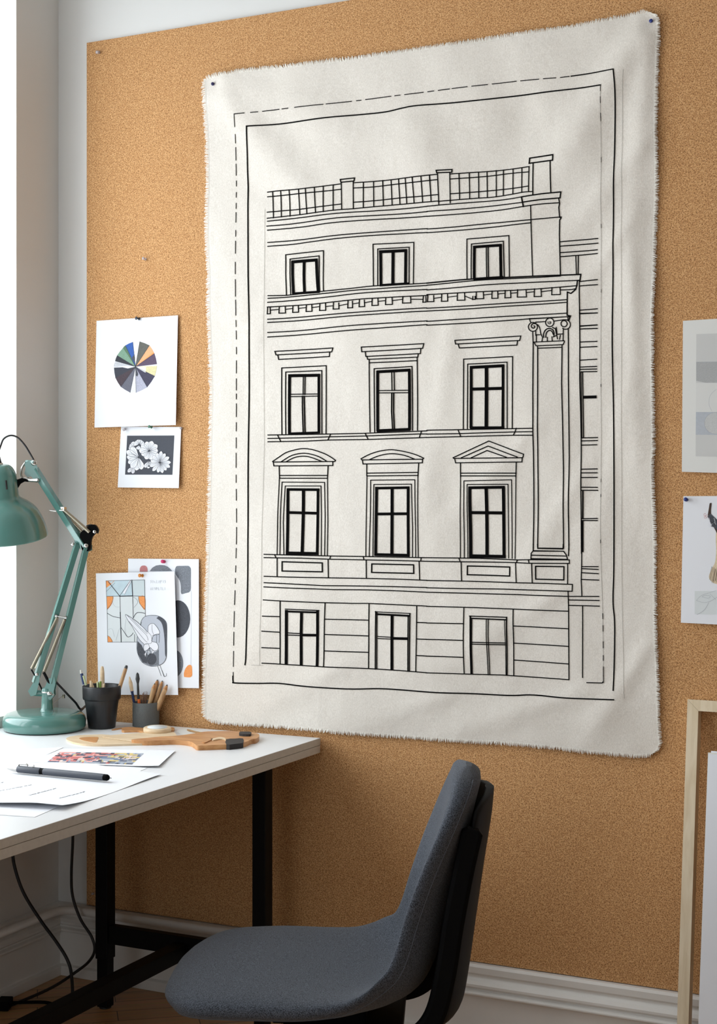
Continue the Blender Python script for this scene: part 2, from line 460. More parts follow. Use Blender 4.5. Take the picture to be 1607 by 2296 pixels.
# ------------------------------------------------------------------ canvas wall hanging
def interp(t, pts):
    # pts list of (t, a, b)
    for (t0, a0, b0), (t1, a1, b1) in zip(pts[:-1], pts[1:]):
        if t <= t1:
            k = (t - t0) / (t1 - t0); return (a0 + (a1-a0)*k, b0 + (b1-b0)*k)
    return pts[-1][1:]
def arclen(pts):
    d = [0]
    for p, q in zip(pts[:-1], pts[1:]): d.append(d[-1] + math.hypot(q[0]-p[0], q[1]-p[1]))
    return [(x/d[-1], p[0], p[1]) for x, p in zip(d, pts)]
TOP = crom2([(463, 181), (500, 172), (560, 162), (650, 153), (740, 142), (850, 127), (950, 113), (1050, 99), (1150, 84), (1240, 71), (1290, 64), (1340, 54), (1400, 42), (1440, 34), (1458, 31)])
LEFT = crom2([(463, 181), (466, 240), (470, 320), (471, 420), (470, 520), (474, 620), (474, 700), (478, 800), (480, 900), (478, 1000), (476, 1120), (473, 1220), (470, 1320), (467, 1450), (465, 1540), (466, 1600), (470, 1610)])
RIGHT = crom2([(1458, 31), (1472, 42), (1475, 70), (1472, 130), (1469, 250), (1470, 400), (1466, 520), (1464, 620), (1461, 720), (1461, 850), (1463, 1000), (1461, 1060), (1466, 1200), (1466, 1330), (1468, 1420), (1472, 1500), (1474, 1580), (1476, 1640), (1478, 1668), (1466, 1688)])
BOT = crom2([(470, 1610), (520, 1618), (600, 1622), (680, 1629), (740, 1635), (850, 1643), (1000, 1654), (1120, 1661), (1240, 1671), (1300, 1678), (1380, 1686), (1430, 1690), (1466, 1688)])
aT, aL, aR, aB = arclen(TOP), arclen(LEFT), arclen(RIGHT), arclen(BOT)
def coons(u, v):
    t = interp(u, aT); bb = interp(u, aB); l = interp(v, aL); r = interp(v, aR)
    c00, c10, c01, c11 = TOP[0], TOP[-1], BOT[0], BOT[-1]
    return tuple((1-v)*t[i] + v*bb[i] + (1-u)*l[i] + u*r[i] - ((1-u)*(1-v)*c00[i] + u*(1-v)*c10[i] + (1-u)*v*c01[i] + u*v*c11[i]) for i in (0, 1))

# soft folds: (x0,y0,x1,y1,height m,width px)
FOLDS = [(480, 190, 760, 520, 0.010, 34), (500, 180, 960, 360, 0.006, 40), (560, 420, 700, 470, -0.004, 30),
         (1455, 50, 1240, 420, 0.010, 36), (1450, 60, 1060, 640, 0.007, 40), (1460, 60, 1400, 700, 0.008, 26), (1440, 330, 1200, 620, 0.006, 26), (1400, 520, 1230, 760, 0.004, 20),
         (930, 270, 960, 420, 0.008, 60), (1180, 250, 1100, 430, -0.005, 40),
         (1010, 760, 940, 1240, 0.004, 24), (1180, 980, 980, 1220, 0.0045, 26), (1300, 1080, 1080, 1420, 0.0045, 28), (1240, 1340, 1020, 1480, 0.005, 24),
         (620, 1350, 520, 1600, 0.004, 30), (760, 1500, 520, 1620, 0.005, 26), (1000, 1560, 780, 1640, 0.004, 24), (1280, 1560, 1020, 1640, 0.0055, 24), (1440, 1470, 1320, 1660, 0.006, 22),
         (600, 700, 520, 900, 0.003, 24), (700, 1040, 560, 1240, 0.003, 26), (640, 620, 900, 640, 0.003, 30), (1400, 900, 1330, 1280, 0.004, 22), (1420, 640, 1430, 1100, 0.006, 20)]
def cloth_h(px, py):
    h = 0.0
    for x0, y0, x1, y1, A, w in FOLDS:
        dx, dy = x1-x0, y1-y0; L2 = dx*dx + dy*dy
        t = ((px-x0)*dx + (py-y0)*dy) / L2
        if t < -0.35 or t > 1.35: continue
        d = abs((px-x0)*dy - (py-y0)*dx) / math.sqrt(L2)
        ww = w * (0.8 + 0.7*max(0, min(1, t)))
        if d > 3.2*ww: continue
        e = 1.0
        if t < 0.1: e = max(0, (t+0.35)/0.45)
        if t > 0.6: e = max(0, (1.35-t)/0.75)
        e = e*e*(3-2*e)
        h += 0.8 * A * e * math.exp(-(d/ww)**2)
    h += 0.0022*math.sin(px/63.0 + py/190.0) * math.sin(py/97.0 - px/240.0) + 0.0012*math.sin(px/29.0 - py/61.0)
    h += 0.0035 * max(0, min(1, (1610-px)/2000 + (py-1100)/900))
    # pinned corners press flat
    for cx, cy in ((477, 189), (1461, 48)):
        h *= 1 - math.exp(-((px-cx)**2 + (py-cy)**2) / 900.0)
    return h + 0.0085
cf = wall_fn(-0.008, cloth_h)
canvas = Surf(cf); canvas.lift = 0.0011
NU, NV = 150, 220
rows = []
for j in range(NV+1):
    rows.append([cf(*coons(i/NU, j/NV)) for i in range(NU+1)])
canvas.mi('canvas'); canvas.mb.grid(rows, 0, True, flip=True)
# back face of the cloth, 1 mm behind
canvas.mb.grid([[p + V((0, 0.0012, 0)) for p in r] for r in rows[::2]], 0, True)

TW = 2.3
def L(g, pts, w=None, m='ink', curve=False, k=4.0):
    P = g(pts)
    if curve: P = crom2(P, 6)
    canvas.line(P, w if w else TW, m)
I = lambda p: p
# border lines
def dashes(pts, w, segs):
    A = arclen(pts)
    for a, b2 in segs:
        canvas.line([interp(a + (b2-a)*i/6, A) for i in range(7)], w, 'ink')
tl = [(532, 259), (740, 235), (960, 208), (1160, 184), (1260, 176), (1380, 160)]
dashes(tl, 1.9, [(0, .026), (.042, .06), (.072, .116), (.124, .14), (.158, .232), (.24, .305), (.318, .33), (.342, .41), (.42, .434), (.446, .495), (.507, .523), (.535, .565), (.572, .612), (.624, .665), (.677, .74), (.752, .80), (.812, .845), (.857, .88)])
dashes(tl, 2.6, [(.885, 1.0)])
canvas.line(crom2([(1380, 160), (1383, 205), (1381, 300), (1379, 420), (1377, 600), (1375, 760), (1378, 950), (1379, 1240), (1376.5, 1346), (1380, 1403), (1378.5, 1546)]), 2.9)
canvas.line(crom2([(559.5, 286), (640, 279), (740, 266), (810, 259), (868, 253), (905, 245), (940, 239), (1040, 231), (1150, 218), (1240, 207), (1351, 195)]), 2.9)
canvas.line(crom2([(559.5, 286), (558.5, 340), (558, 420), (560, 600), (563, 760), (562, 1000), (560, 1240), (558, 1450), (555.7, 1489)]), 2.9)
ld = [(532, 259), (532, 400), (532, 600), (534, 800), (535, 1000), (534, 1200), (530, 1400), (528, 1529)]
t = 0.0
sg = [(0, .022)]; t = .035
while t < .93:
    l = random.uniform(.008, .03); sg.append((t, t+l)); t += l + random.uniform(.006, .016)
sg += [(.945, .972), (.982, 1.0)]
dashes(ld, 1.6, sg)
rd = [(1351, 195), (1351, 400), (1349.5, 700), (1349.5, 1000), (1349.5, 1200), (1353.6, 1390), (1356, 1529)]
sg = [(0, .012)]; t = .02
while t < .88:
    l = random.uniform(.004, .016); sg.append((t, t+l)); t += l + random.uniform(.004, .03)
canvas.line([interp(k/30, arclen(rd)) for k in range(31)], 0.7, 'pencilhair')
MT_DASH = [(0, .01), (.02, .03), (.047, .06), (.12, .128), (.232, .238), (.341, .346), (.50, .504), (.659, .664), (.685, .689), (.761, .766)]
dashes(rd, 1.5, MT_DASH)
dashes(rd, 2.2, [(.885, .893), (.905, .914), (.932, .942), (.955, .963), (.974, 1.0)])
canvas.line([(1356, 1526), (1353, 1530), (1319, 1529)], 2.2)
canvas.line(crom2([(527.5, 1515), (528, 1527), (532, 1530), (580, 1531), (630, 1531), (680, 1536.6), (729, 1540.6), (791.6, 1543.6), (854, 1543), (903.6, 1545.6), (980, 1551), (1060, 1554), (1146, 1558), (1197.6, 1557), (1275, 1563.5), (1380, 1567)]), 2.9)
canvas.line(crom2([(1402, 160), (1399, 220), (1397, 400), (1396, 800), (1396, 1200), (1398, 1400), (1403, 1565)]), 0.8, 'hair')
canvas.line([(597, 470), (595, 740), (597, 1000), (592, 1220), (588, 1490)], 0.7, 'hair')
canvas.line([(570, 1490), (596, 1491)], 0.8, 'hair')

Z4 = zoomed(580, 330, 3.826); Z5 = zoomed(960, 330, 4.0175); Z6 = zoomed(580, 740, 3.826)
Z7 = zoomed(960, 700, 4.0175); Z8 = zoomed(580, 1220, 4.0175); Z9 = zoomed(960, 1220, 3.4935); ZC = zoomed(1140, 690, 8.928)
def many(g, lst, w=None, curve=False):
    for p in lst: L(g, p, w, curve=curve)
def segs(g, lst, w=None):
    for a in lst: L(g, [(a[0], a[1]), (a[2], a[3])], w)
def loop(p): return p + [p[0]]
# parapet
many(Z4, [[(85,390),(190,380),(330,372),(500,352),(720,323)], [(85,430),(220,420),(370,407),(560,388),(718,370)], [(85,563),(210,552),(370,540),(560,517),(728,495)],
 [(85,615),(210,602),(380,585),(520,567),(660,549),(735,542),(830,535),(1000,517),(1230,495),(1400,480),(1550,468)],
 [(835,313),(1100,292),(1330,266),(1550,243)], [(832,358),(1000,347),(1160,328),(1340,310),(1548,288)], [(832,480),(1000,466),(1230,440),(1400,428),(1548,414)],
 [(88,640),(250,625),(420,607),(600,585),(750,570),(1000,553),(1250,533),(1454,513)], [(82,682),(250,670),(420,650),(600,625),(760,608),(1000,592),(1250,575),(1454,558)],
 [(88,717),(250,705),(420,688),(600,662),(760,645),(1000,627),(1300,608),(1454,597)], [(90,822),(300,808),(450,792),(600,772),(760,755),(1000,735),(1300,712),(1454,703)],
 [(90,855),(300,840),(450,820),(600,800),(760,782),(1000,762),(1300,743),(1454,736)]], curve=True)
segs(Z4, [(130,385,140,612),(203,380,208,604),(280,374,284,598),(363,368,370,587),(422,362,432,580),(498,352,508,570),(572,342,575,562),(656,333,659,550),
 (725,309,730,542),(826,300,828,536),(912,310,912,524),(998,300,1000,516),(1076,292,1080,507),(1148,288,1154,500),(1214,280,1220,494),(1273,272,1278,490),(1334,266,1342,486),(1411,258,1416,478),(1484,250,1490,470)])
L(Z4, loop([(716,285),(838,272),(833,298),(722,309)]), 2.6)
L(Z5, loop([(92,220),(230,210),(228,235),(97,242)]), 2.6)
segs(Z5, [(33,265,38,497),(103,242,107,520),(210,238,210,508),(290,245,294,475),(380,240,383,468),(461,232,464,463),(536,225,541,458),(618,215,622,448),(683,210,687,440),(771,200,776,430),(852,192,858,418),(918,182,920,412)])
many(Z5, [[(103,495),(215,485),(450,465),(600,455),(780,430),(870,415),(957,410)], [(0,538),(200,520),(450,500),(650,485),(780,470),(860,457)], [(0,583),(250,568),(500,545),(700,525),(860,508)],
 [(0,628),(250,612),(500,590),(700,570),(870,545),(1030,522),(1195,508)], [(0,742),(250,725),(500,700),(750,680),(940,662),(1200,635)], [(0,775),(300,755),(600,728),(750,712),(940,690)],
 [(215,250),(400,235),(650,215),(920,182)], [(215,295),(400,280),(560,265),(750,242),(918,230)], [(215,427),(400,412),(560,398),(780,378),(918,360)],
 [(940,540),(942,680),(945,900),(952,1165)]], curve=True)
L(Z5, loop([(922,105),(1140,80),(1138,130),(918,152)]), 3.0)
segs(Z5, [(955,150,960,435),(1115,138,1120,418)], 2.6)
L(Z5, [(860,457),(1040,430),(1208,412),(1200,465),(1030,482),(870,505)], 2.8); L(Z5, [(857,460),(875,545)], 3.2)
L(Z5, [(1188,465),(1195,512),(1188,550),(1195,640),(1208,637),(1205,650),(1195,662),(1195,800),(1198,900),(1200,1152)], 2.6)
segs(Z5, [(1198,860,1537,828),(1198,900,1537,870),(1198,957,1532,930),(1203,993,1532,963),(1337,985,1342,1150),(1359,982,1357,1150),
 (1375,1215,1532,1198),(1375,1255,1532,1243),(1380,1472,1532,1460),(1380,1505,1532,1497),(1380,1617,1532,1606),(1380,1642,1532,1637)])
# main cornice
many(Z4, [[(92,1277),(240,1274),(330,1265),(570,1240),(830,1213),(1000,1195),(1330,1178),(1454,1169)], [(92,1300),(250,1290),(570,1260),(850,1230),(1020,1220),(1300,1200),(1454,1190)],
 [(90,1335),(300,1318),(600,1290),(850,1260),(1050,1245),(1300,1232),(1454,1225)], [(88,1375),(300,1362),(500,1348),(850,1310),(1050,1297),(1454,1276)],
 [(92,1480),(400,1458),(850,1420),(1350,1388),(1454,1383)], [(92,1507),(400,1487),(850,1447),(1350,1415),(1454,1410)], [(92,1593),(400,1573),(850,1530),(1400,1497),(1454,1494)], [(92,1632),(400,1610),(850,1570),(1400,1530),(1454,1528)]], curve=True)
many(Z5, [[(0,1248),(420,1210),(700,1192),(1000,1178),(1200,1165)], [(0,1290),(300,1268),(520,1248),(760,1232),(1050,1218),(1370,1203)], [(0,1332),(450,1310),(700,1298),(960,1283),(1130,1270),(1350,1252)],
 [(0,1455),(400,1433),(800,1405),(1258,1378)], [(0,1480),(400,1460),(800,1432),(1258,1402)], [(0,1573),(400,1548),(800,1523),(1258,1500)], [(0,1608),(400,1587),(800,1560),(920,1550),(1200,1535),(1290,1530)], [(1200,1290),(1290,1288),(1335,1280)]], curve=True)
L(Z5, [(0,1228),(300,1202),(700,1180),(945,1168),(1200,1158),(1382,1150)], 3.0, curve=True)
L(Z5, [(1382,1150),(1375,1205),(1352,1205),(1348,1250),(1338,1285),(1310,1310),(1295,1322),(1262,1310),(1262,1375),(1262,1518),(1292,1525),(1285,1540),(1278,1560)], 2.8)
def dentils(g, boxes, drop):
    prev = None
    for l, r, t0, b0 in boxes:
        L(g, [(l+3, t0), (l, b0), (r, b0-2), (r-2, t0)], 2.3)
        if prev: L(g, [(prev[0], prev[1]), (l+2, t0 + drop)], 2.0)
        prev = (r-1, t0 + drop)
dentils(Z4, [(88,113,1378,1434),(183,238,1370,1427),(299,350,1362,1420),(416,468,1355,1413),(534,588,1347,1405),(652,702,1340,1393),(776,818,1325,1383),(873,920,1315,1373),(983,1037,1302,1362),(1100,1160,1297,1355),(1247,1318,1285,1342),(1420,1447,1286,1335)], 24)
dentils(Z5, [(5,62,1340,1397),(130,188,1330,1393),(275,345,1320,1385),(415,440,1350,1378),(447,515,1312,1372),(588,642,1302,1368),(703,755,1295,1362),(812,893,1288,1355),(962,1027,1280,1350),(1120,1198,1268,1333)], 26)
# attic windows
L(Z4, [(247,1270),(245,928),(570,893),(570,1238)]); L(Z4, [(284,1268),(282,965),(533,938),(537,1240)])
L(Z4, [(998,1192),(993,838),(1337,820),(1338,1170)]); L(Z4, [(1035,1190),(1033,878),(1298,862),(1302,1178)])
L(Z5, [(367,1195),(363,835),(743,805),(743,1170)]); L(Z5, [(405,1190),(405,880),(693,855),(698,1175)])
def thick(g, lst, k):
    for p in lst: canvas.line(g(p[:-1]), p[-1]/k, 'ink', 0.0014)
thick(Z4, [[(305,985),(308,1262),24],[(295,990),(522,972),26],[(510,970),(525,1248),24],[(405,985),(405,1258),24],[(298,1260),(538,1245),20],
 [(1058,895),(1063,1190),24],[(1045,903),(1282,890),26],[(1270,885),(1272,1180),24],[(1163,900),(1165,1185),26],[(1052,1190),(1300,1174),20]], 3.826)
thick(Z5, [[(433,905),(433,1200),25],[(420,908),(680,890),25],[(667,885),(670,1185),25],[(541,905),(545,1190),10],[(557,905),(561,1190),10],[(425,1196),(690,1177),22]], 4.0175)
# second row
L(Z6, loop([(152,186),(650,157),(641,190),(162,216)])); L(Z6, [(177,216),(185,255),(620,230),(622,195)])
L(Z6, loop([(895,150),(1428,120),(1418,160),(900,190)])); L(Z6, [(930,192),(935,230),(1398,205),(1402,165)]); L(Z6, [(945,235),(950,255),(1375,235),(1380,208)])
L(Z6, [(215,898),(212,328),(592,308),(590,888)]); L(Z6, [(248,896),(246,363),(553,350),(555,885)])
L(Z6, [(968,875),(963,258)]); L(Z6, [(1370,238),(1372,860)]); L(Z6, [(965,285),(1370,265)]); L(Z6, [(1008,875),(1005,335),(1325,315),(1330,860)])
thick(Z6, [[(280,390),(280,890),24],[(268,395),(540,390),26],[(528,385),(530,888),22],[(396,400),(396,555),9],[(411,400),(411,555),9],[(390,570),(391,660),(398,885),11],[(405,570),(408,660),(414,885),11],[(290,553),(520,550),8],[(290,574),(520,569),8],[(268,890),(540,880),18],
 [(1035,355),(1035,870),24],[(1025,362),(1312,345),25],[(1302,345),(1305,860),24],[(1153,365),(1156,515),9],[(1173,365),(1176,515),9],[(1154,545),(1153,700),(1163,860),11],[(1170,545),(1170,700),(1178,860),11],[(1045,522),(1298,518),8],[(1045,542),(1298,539),8],[(1026,866),(1312,853),25]], 3.826)
many(Z6, [[(95,902),(400,897),(630,893),(925,887),(1100,880),(1405,868),(1454,866)], [(95,932),(400,925),(620,917),(940,910),(1390,893),(1454,893)], [(95,960),(400,955),(610,945),(950,940),(1390,925),(1454,922)]])
segs(Z6, [(178,903,203,955),(628,895,605,945),(925,887,950,938),(1407,868,1388,925)])
many(Z7, [[(0,1065),(280,1060),(800,1050),(955,1048)], [(0,1100),(290,1095),(780,1080),(955,1078)], [(0,1130),(310,1122),(780,1110),(955,1110)], [(280,1060),(305,1122)], [(805,1047),(795,1075),(780,1108)]])
L(Z7, loop([(252,257),(843,218),(835,258),(258,290)])); L(Z7, [(280,292),(290,325),(810,300),(815,262)])
L(Z7, [(328,1050),(327,425),(772,403),(768,1045)]); L(Z7, [(365,1050),(363,470),(722,453),(722,1045)])
thick(Z7, [[(395,495),(398,1050),25],[(383,500),(697,485),27],[(685,485),(683,1045),24],[(533,495),(535,1040),32],[(400,695),(690,688),28],[(390,1043),(697,1042),25]], 4.0175)
# third row
L(Z6, [(135,1128),(190,1090),(250,1052),(330,1028),(400,1018),(480,1028),(570,1058),(630,1090),(670,1118)], curve=True); L(Z6, [(670,1118),(665,1128),(140,1133),(135,1128)])
L(Z6, [(205,1132),(280,1085),(340,1065),(400,1058),(460,1065),(530,1087),(600,1128)], curve=True); L(Z6, [(250,1130),(320,1095),(400,1083),(470,1095),(555,1128)], curve=True)
L(Z6, [(140,1135),(145,1166),(648,1163),(648,1133)])
L(Z6, [(888,1105),(960,1068),(1050,1040),(1155,1028),(1270,1045),(1360,1070),(1430,1100)], curve=True); L(Z6, [(1430,1100),(1422,1109),(895,1115),(888,1105)])
L(Z6, [(960,1113),(1050,1078),(1155,1062),(1260,1075),(1350,1108)], curve=True); L(Z6, [(900,1117),(905,1150),(1420,1140),(1420,1110)])
L(Z7, [(235,1312),(558,1162),(870,1280),(865,1306),(860,1312),(240,1318)]); L(Z7, [(310,1312),(552,1207),(815,1305)]); L(Z7, [(400,1312),(543,1247),(720,1308)]); L(Z7, [(250,1320),(258,1358),(855,1350),(858,1315)])
segs(Z6, [(190,1168,193,1270),(608,1168,603,1270),(193,1248,603,1248),(193,1272,603,1272),(938,1150,938,1250),(1388,1145,1383,1250),(938,1228,1385,1222),(940,1252,1385,1248)])
segs(Z7, [(302,1358,302,1480),(805,1355,800,1480),(302,1450,803,1450),(302,1475,800,1475)])
def px(g, x, y): return g([(x, y)])[0]
def jamb(ps, w=2.0): canvas.line(ps, w)
A6 = lambda *p: Z6(list(p)); A7 = lambda *p: Z7(list(p)); A8 = lambda *p: Z8(list(p)); A9 = lambda *p: Z9(list(p))
jamb(A6((192,1270),(183,1600)) + A8((187,95))); jamb(A6((603,1270),(607,1650)) + A8((633,100)))
jamb(A8((212,95)) + A6((205,1600),(215,1305),(578,1307),(583,1600)) + A8((609,98))); jamb(A8((248,95)) + A6((229,1650),(243,1338),(547,1338),(551,1600)) + A8((578,96)))
jamb(A6((940,1250)) + A8((982,108))); jamb(A6((1383,1250)) + A8((1453,115)))
jamb(A8((1012,108)) + A6((972,1600),(972,1288),(1357,1285),(1363,1700)) + A8((1430,113))); jamb(A8((1045,105)) + A6((1000,1325),(1328,1322),(1337,1700)) + A8((1400,112)))
jamb(A7((302,1475)) + A9((262,102))); jamb(A7((800,1475)) + A9((692,112)))
jamb(A9((292,102)) + A7((333,1520),(762,1510)) + A9((668,110))); jamb(A9((320,102)) + A7((362,1552),(730,1550)) + A9((640,108)))
def bars(ps, w): canvas.line(ps, w, 'ink', 0.0014)
bars(A6((268,1360)) + A8((278,90)), 6.3); bars(A6((258,1368),(535,1370)), 5.8); bars(A6((522,1362)) + A8((543,92)), 5.8); bars(A6((398,1370)) + A8((410,90)), 6.8); bars(A6((275,1565),(525,1572)), 6.2); bars(A8((265,78),(555,84)), 6.6)
bars(A6((1025,1345)) + A8((1070,100)), 6.3); bars(A6((1012,1357),(1312,1352)), 5.8); bars(A6((1300,1345)) + A8((1363,104)), 6.3); bars(A6((1160,1355)) + A8((1214,100)), 6.8); bars(A6((1030,1578),(1305,1575)), 6.2); bars(A8((1058,92),(1375,100)), 6.4)
bars(A7((388,1575)) + A9((342,104)), 7.2); bars(A7((375,1582),(703,1577)), 6.4); bars(A7((690,1575)) + A9((603,104)), 7.0); bars(A7((538,1580)) + A9((468,100)), 7.4); bars(A7((400,1805),(690,1808)), 7.0); bars(A9((330,92),(617,97)), 7.6)
# column and capital
many(Z7, [[(955,280),(955,700),(960,1500),(963,2150)], [(995,325),(998,700),(998,1400),(1003,2120)], [(1213,320),(1210,640),(1220,1000),(1228,1400),(1230,2120)], [(1270,160),(1270,600),(1280,1300),(1275,1800),(1278,2140)],
 [(1372,10),(1375,300),(1372,600),(1380,900),(1385,1200),(1388,1700),(1392,2169)]], 2.5)
L(Z5, [(1370,1215),(1373,1450),(1373,1550)], 2.5)
segs(Z7, [(1003,2123,1228,2127),(963,2150,1230,2152),(1380,15,1532,10),(1380,127,1530,118),(1380,155,1530,150),(1380,272,1530,267),(1380,320,1530,313),(1380,435,1528,427),(1380,497,1528,492),(1380,518,1528,515),(1385,540,1528,537),
 (1384,545,1390,1130),(1399,545,1405,1130),(1390,1133,1530,1130),(1390,1160,1530,1157),(1390,1198,1525,1195),(1390,1415,1530,1412),(1390,1448,1530,1447),(1390,1490,1530,1489),(1393,1577,1533,1578),(1393,1605,1537,1605),(1393,1860,1537,1857),(1393,1875,1537,1876)])
thick(Z7, [[(1400,768),(1525,765),26],[(1405,1610),(1404,1850),13],[(1402,1880),(1402,2160),18]], 4.0175)
many(Z9, [[(1213,0),(1212,150),(1208,280),(1213,400)], [(838,0),(838,50)], [(870,0),(872,32),(1065,37),(1067,0)], [(838,50),(1068,55)], [(838,50),(822,70),(820,112)], [(1070,55),(1092,85),(1100,115)], [(828,85),(1092,92)], [(820,112),(1100,118)], [(1112,0),(1108,90)],
 [(0,105),(250,108),(400,110),(710,122),(800,120),(1115,122),(1115,150)], [(0,133),(260,137),(500,140),(700,143),(805,148),(1115,150)], [(250,108),(260,132)], [(712,122),(703,142)], [(800,122),(805,148)],
 [(268,137),(273,285)], [(697,145),(703,300)], [(825,150),(828,303)], [(1102,150),(1103,310)],
 [(0,283),(300,288),(700,300),(900,305),(1140,313),(1138,367),(900,360),(600,350),(300,347),(0,340)], [(0,375),(300,382),(700,393),(1108,407),(1345,408)], [(0,485),(400,495),(700,507),(1108,523)],
 [(1107,367),(1110,520),(1113,1058)], [(0,1003),(300,1013),(600,1022),(850,1040),(1113,1058)], [(1213,175),(1342,175)], [(1213,190),(1342,197)], [(1213,222),(1342,230)], [(1215,275),(1345,280)], [(1110,435),(1347,440)], [(1112,477),(1348,484)],
 [(1218,485),(1220,1040)], [(293,492),(290,700),(295,1010)], [(678,508),(680,1025)], [(0,615),(290,620)], [(0,743),(290,750)], [(0,873),(290,882)], [(685,638),(1108,660)], [(685,773),(1108,797)], [(685,905),(1108,935)]])
L(Z9, loop([(317,170),(650,178),(650,248),(317,238)]), 2.8); L(Z9, loop([(855,172),(1073,175),(1073,278),(855,272)]), 2.8)
thick(Z9, [[(345,565),(349,800),(350,1012),13],[(356,580),(358,800),(358,1015),8],[(338,560),(630,570),8],[(352,578),(620,589),10],[(628,570),(628,1020),10],[(613,590),(618,800),(620,1020),6],[(471,588),(475,760),(482,1020),7],[(486,588),(489,760),(494,1020),7],[(362,764),(618,771),8],[(362,778),(618,785),8]], 3.4935)
LW = [(68,90),(165,93),(640,105),(960,110),(1480,120),(1527,121)]
many(Z8, [LW, [(68,120),(170,122),(400,125),(660,135),(960,140),(1200,145),(1480,152),(1527,153)], [(165,93),(175,118)], [(662,108),(655,135)], [(958,112),(965,138)], [(1480,120),(1475,150)],
 [(187,122),(188,290)], [(640,135),(643,302)], [(985,142),(985,305)], [(1460,152),(1463,318)],
 [(68,288),(400,297),(643,302),(1000,307),(1300,315),(1527,324)], [(68,345),(300,355),(600,372),(900,375),(1200,380),(1527,389)], [(66,383),(300,393),(700,408),(1000,410),(1300,420),(1527,431)], [(62,500),(300,513),(600,525),(850,532),(1000,532),(1300,545),(1527,556)],
 [(217,510),(212,800),(210,1072)], [(615,525),(610,700),(605,1100)], [(1007,535),(1003,700),(1003,1117)], [(1437,555),(1437,900),(1433,1145)],
 [(57,645),(210,650)], [(53,780),(205,790)], [(53,928),(207,936)], [(617,673),(1000,683)], [(612,810),(1000,825)], [(610,958),(997,972)], [(1440,702),(1527,706)], [(1440,850),(1527,854)], [(1440,998),(1527,1003)],
 [(53,1067),(300,1083),(600,1100),(1000,1117),(1300,1135),(1527,1152)]])
L(Z8, loop([(233,157),(588,168),(590,248),(233,240)]), 2.8); L(Z8, loop([(1035,177),(1410,185),(1410,262),(1033,253)]), 2.8)
thick(Z8, [[(272,590),(268,800),(265,1080),27],[(262,582),(562,595),9],[(270,603),(560,613),17],[(550,598),(550,800),(545,1097),24],[(408,610),(402,800),(400,1090),26],[(282,796),(400,803),9],[(282,815),(400,820),9],[(400,815),(545,817),24],
 [(1068,605),(1064,800),(1064,1122),11],[(1079,615),(1077,800),(1077,1122),9],[(1063,607),(1380,622),8],[(1070,628),(1372,643),17],[(1377,622),(1375,1140),10],[(1362,640),(1362,1140),11],[(1217,640),(1215,860),(1215,1130),26],[(1087,829),(1215,836),8],[(1087,847),(1215,852),8],[(1215,845),(1362,848),24]], 4.0175)
# capital scrolls
def ring(cx, cy, r, a0=0, a1=360, w=2.2):
    canvas.line(ZC([(cx + r*math.cos(math.radians(a0 + (a1-a0)*i/20)), cy + r*math.sin(math.radians(a0 + (a1-a0)*i/20))) for i in range(21)]), w)
def spiral(cx, cy, r0, r1, a0, a1, w=2.2):
    canvas.line(ZC([(cx + (r0+(r1-r0)*i/28)*math.cos(math.radians(a0 + (a1-a0)*i/28)), cy + (r0+(r1-r0)*i/28)*math.sin(math.radians(a0 + (a1-a0)*i/28))) for i in range(29)]), w)
ring(505, 390, 90); spiral(520, 380, 62, 12, -60, -420, 2.4); ring(1165, 345, 95, -100, 130); ring(1133, 328, 62); ring(843, 300, 86); spiral(845, 300, 40, 5, 200, -160, 1.6)
many(ZC, [[(430,225),(1215,188)], [(438,225),(455,292)], [(560,295),(760,285)], [(930,275),(1130,250)], [(1215,190),(1212,250)], [(600,345),(640,400),(662,520),(700,600),(690,672)], [(575,548),(650,548)], [(575,548),(575,680)], [(502,480),(512,700),(515,820)],
 [(562,480),(565,560)], [(1118,430),(1110,670)], [(900,400),(960,430),(980,545)], [(1000,540),(1110,530)], [(915,590),(985,560)], [(795,600),(795,672)], [(888,590),(895,668)], [(985,560),(998,630)], [(1055,560),(1040,640)], [(515,695),(1130,667)],
 [(540,712),(570,770),(1110,745),(1135,690),(1130,667)], [(600,775),(602,818),(1085,798),(1090,760)], [(975,400),(990,540)]], 2.2)
many(ZC, [[(725,600),(720,530),(760,450),(830,422),(900,445),(930,510),(925,580)], [(765,600),(770,530),(800,480),(845,460),(890,485),(915,540)]], 2.4, curve=True)

hang = canvas.mb.build('canvas_hanging', canvas.mats, None)
tag(hang, 'large off-white canvas hanging printed with a black line drawing of a classical building facade', 'wall hanging')
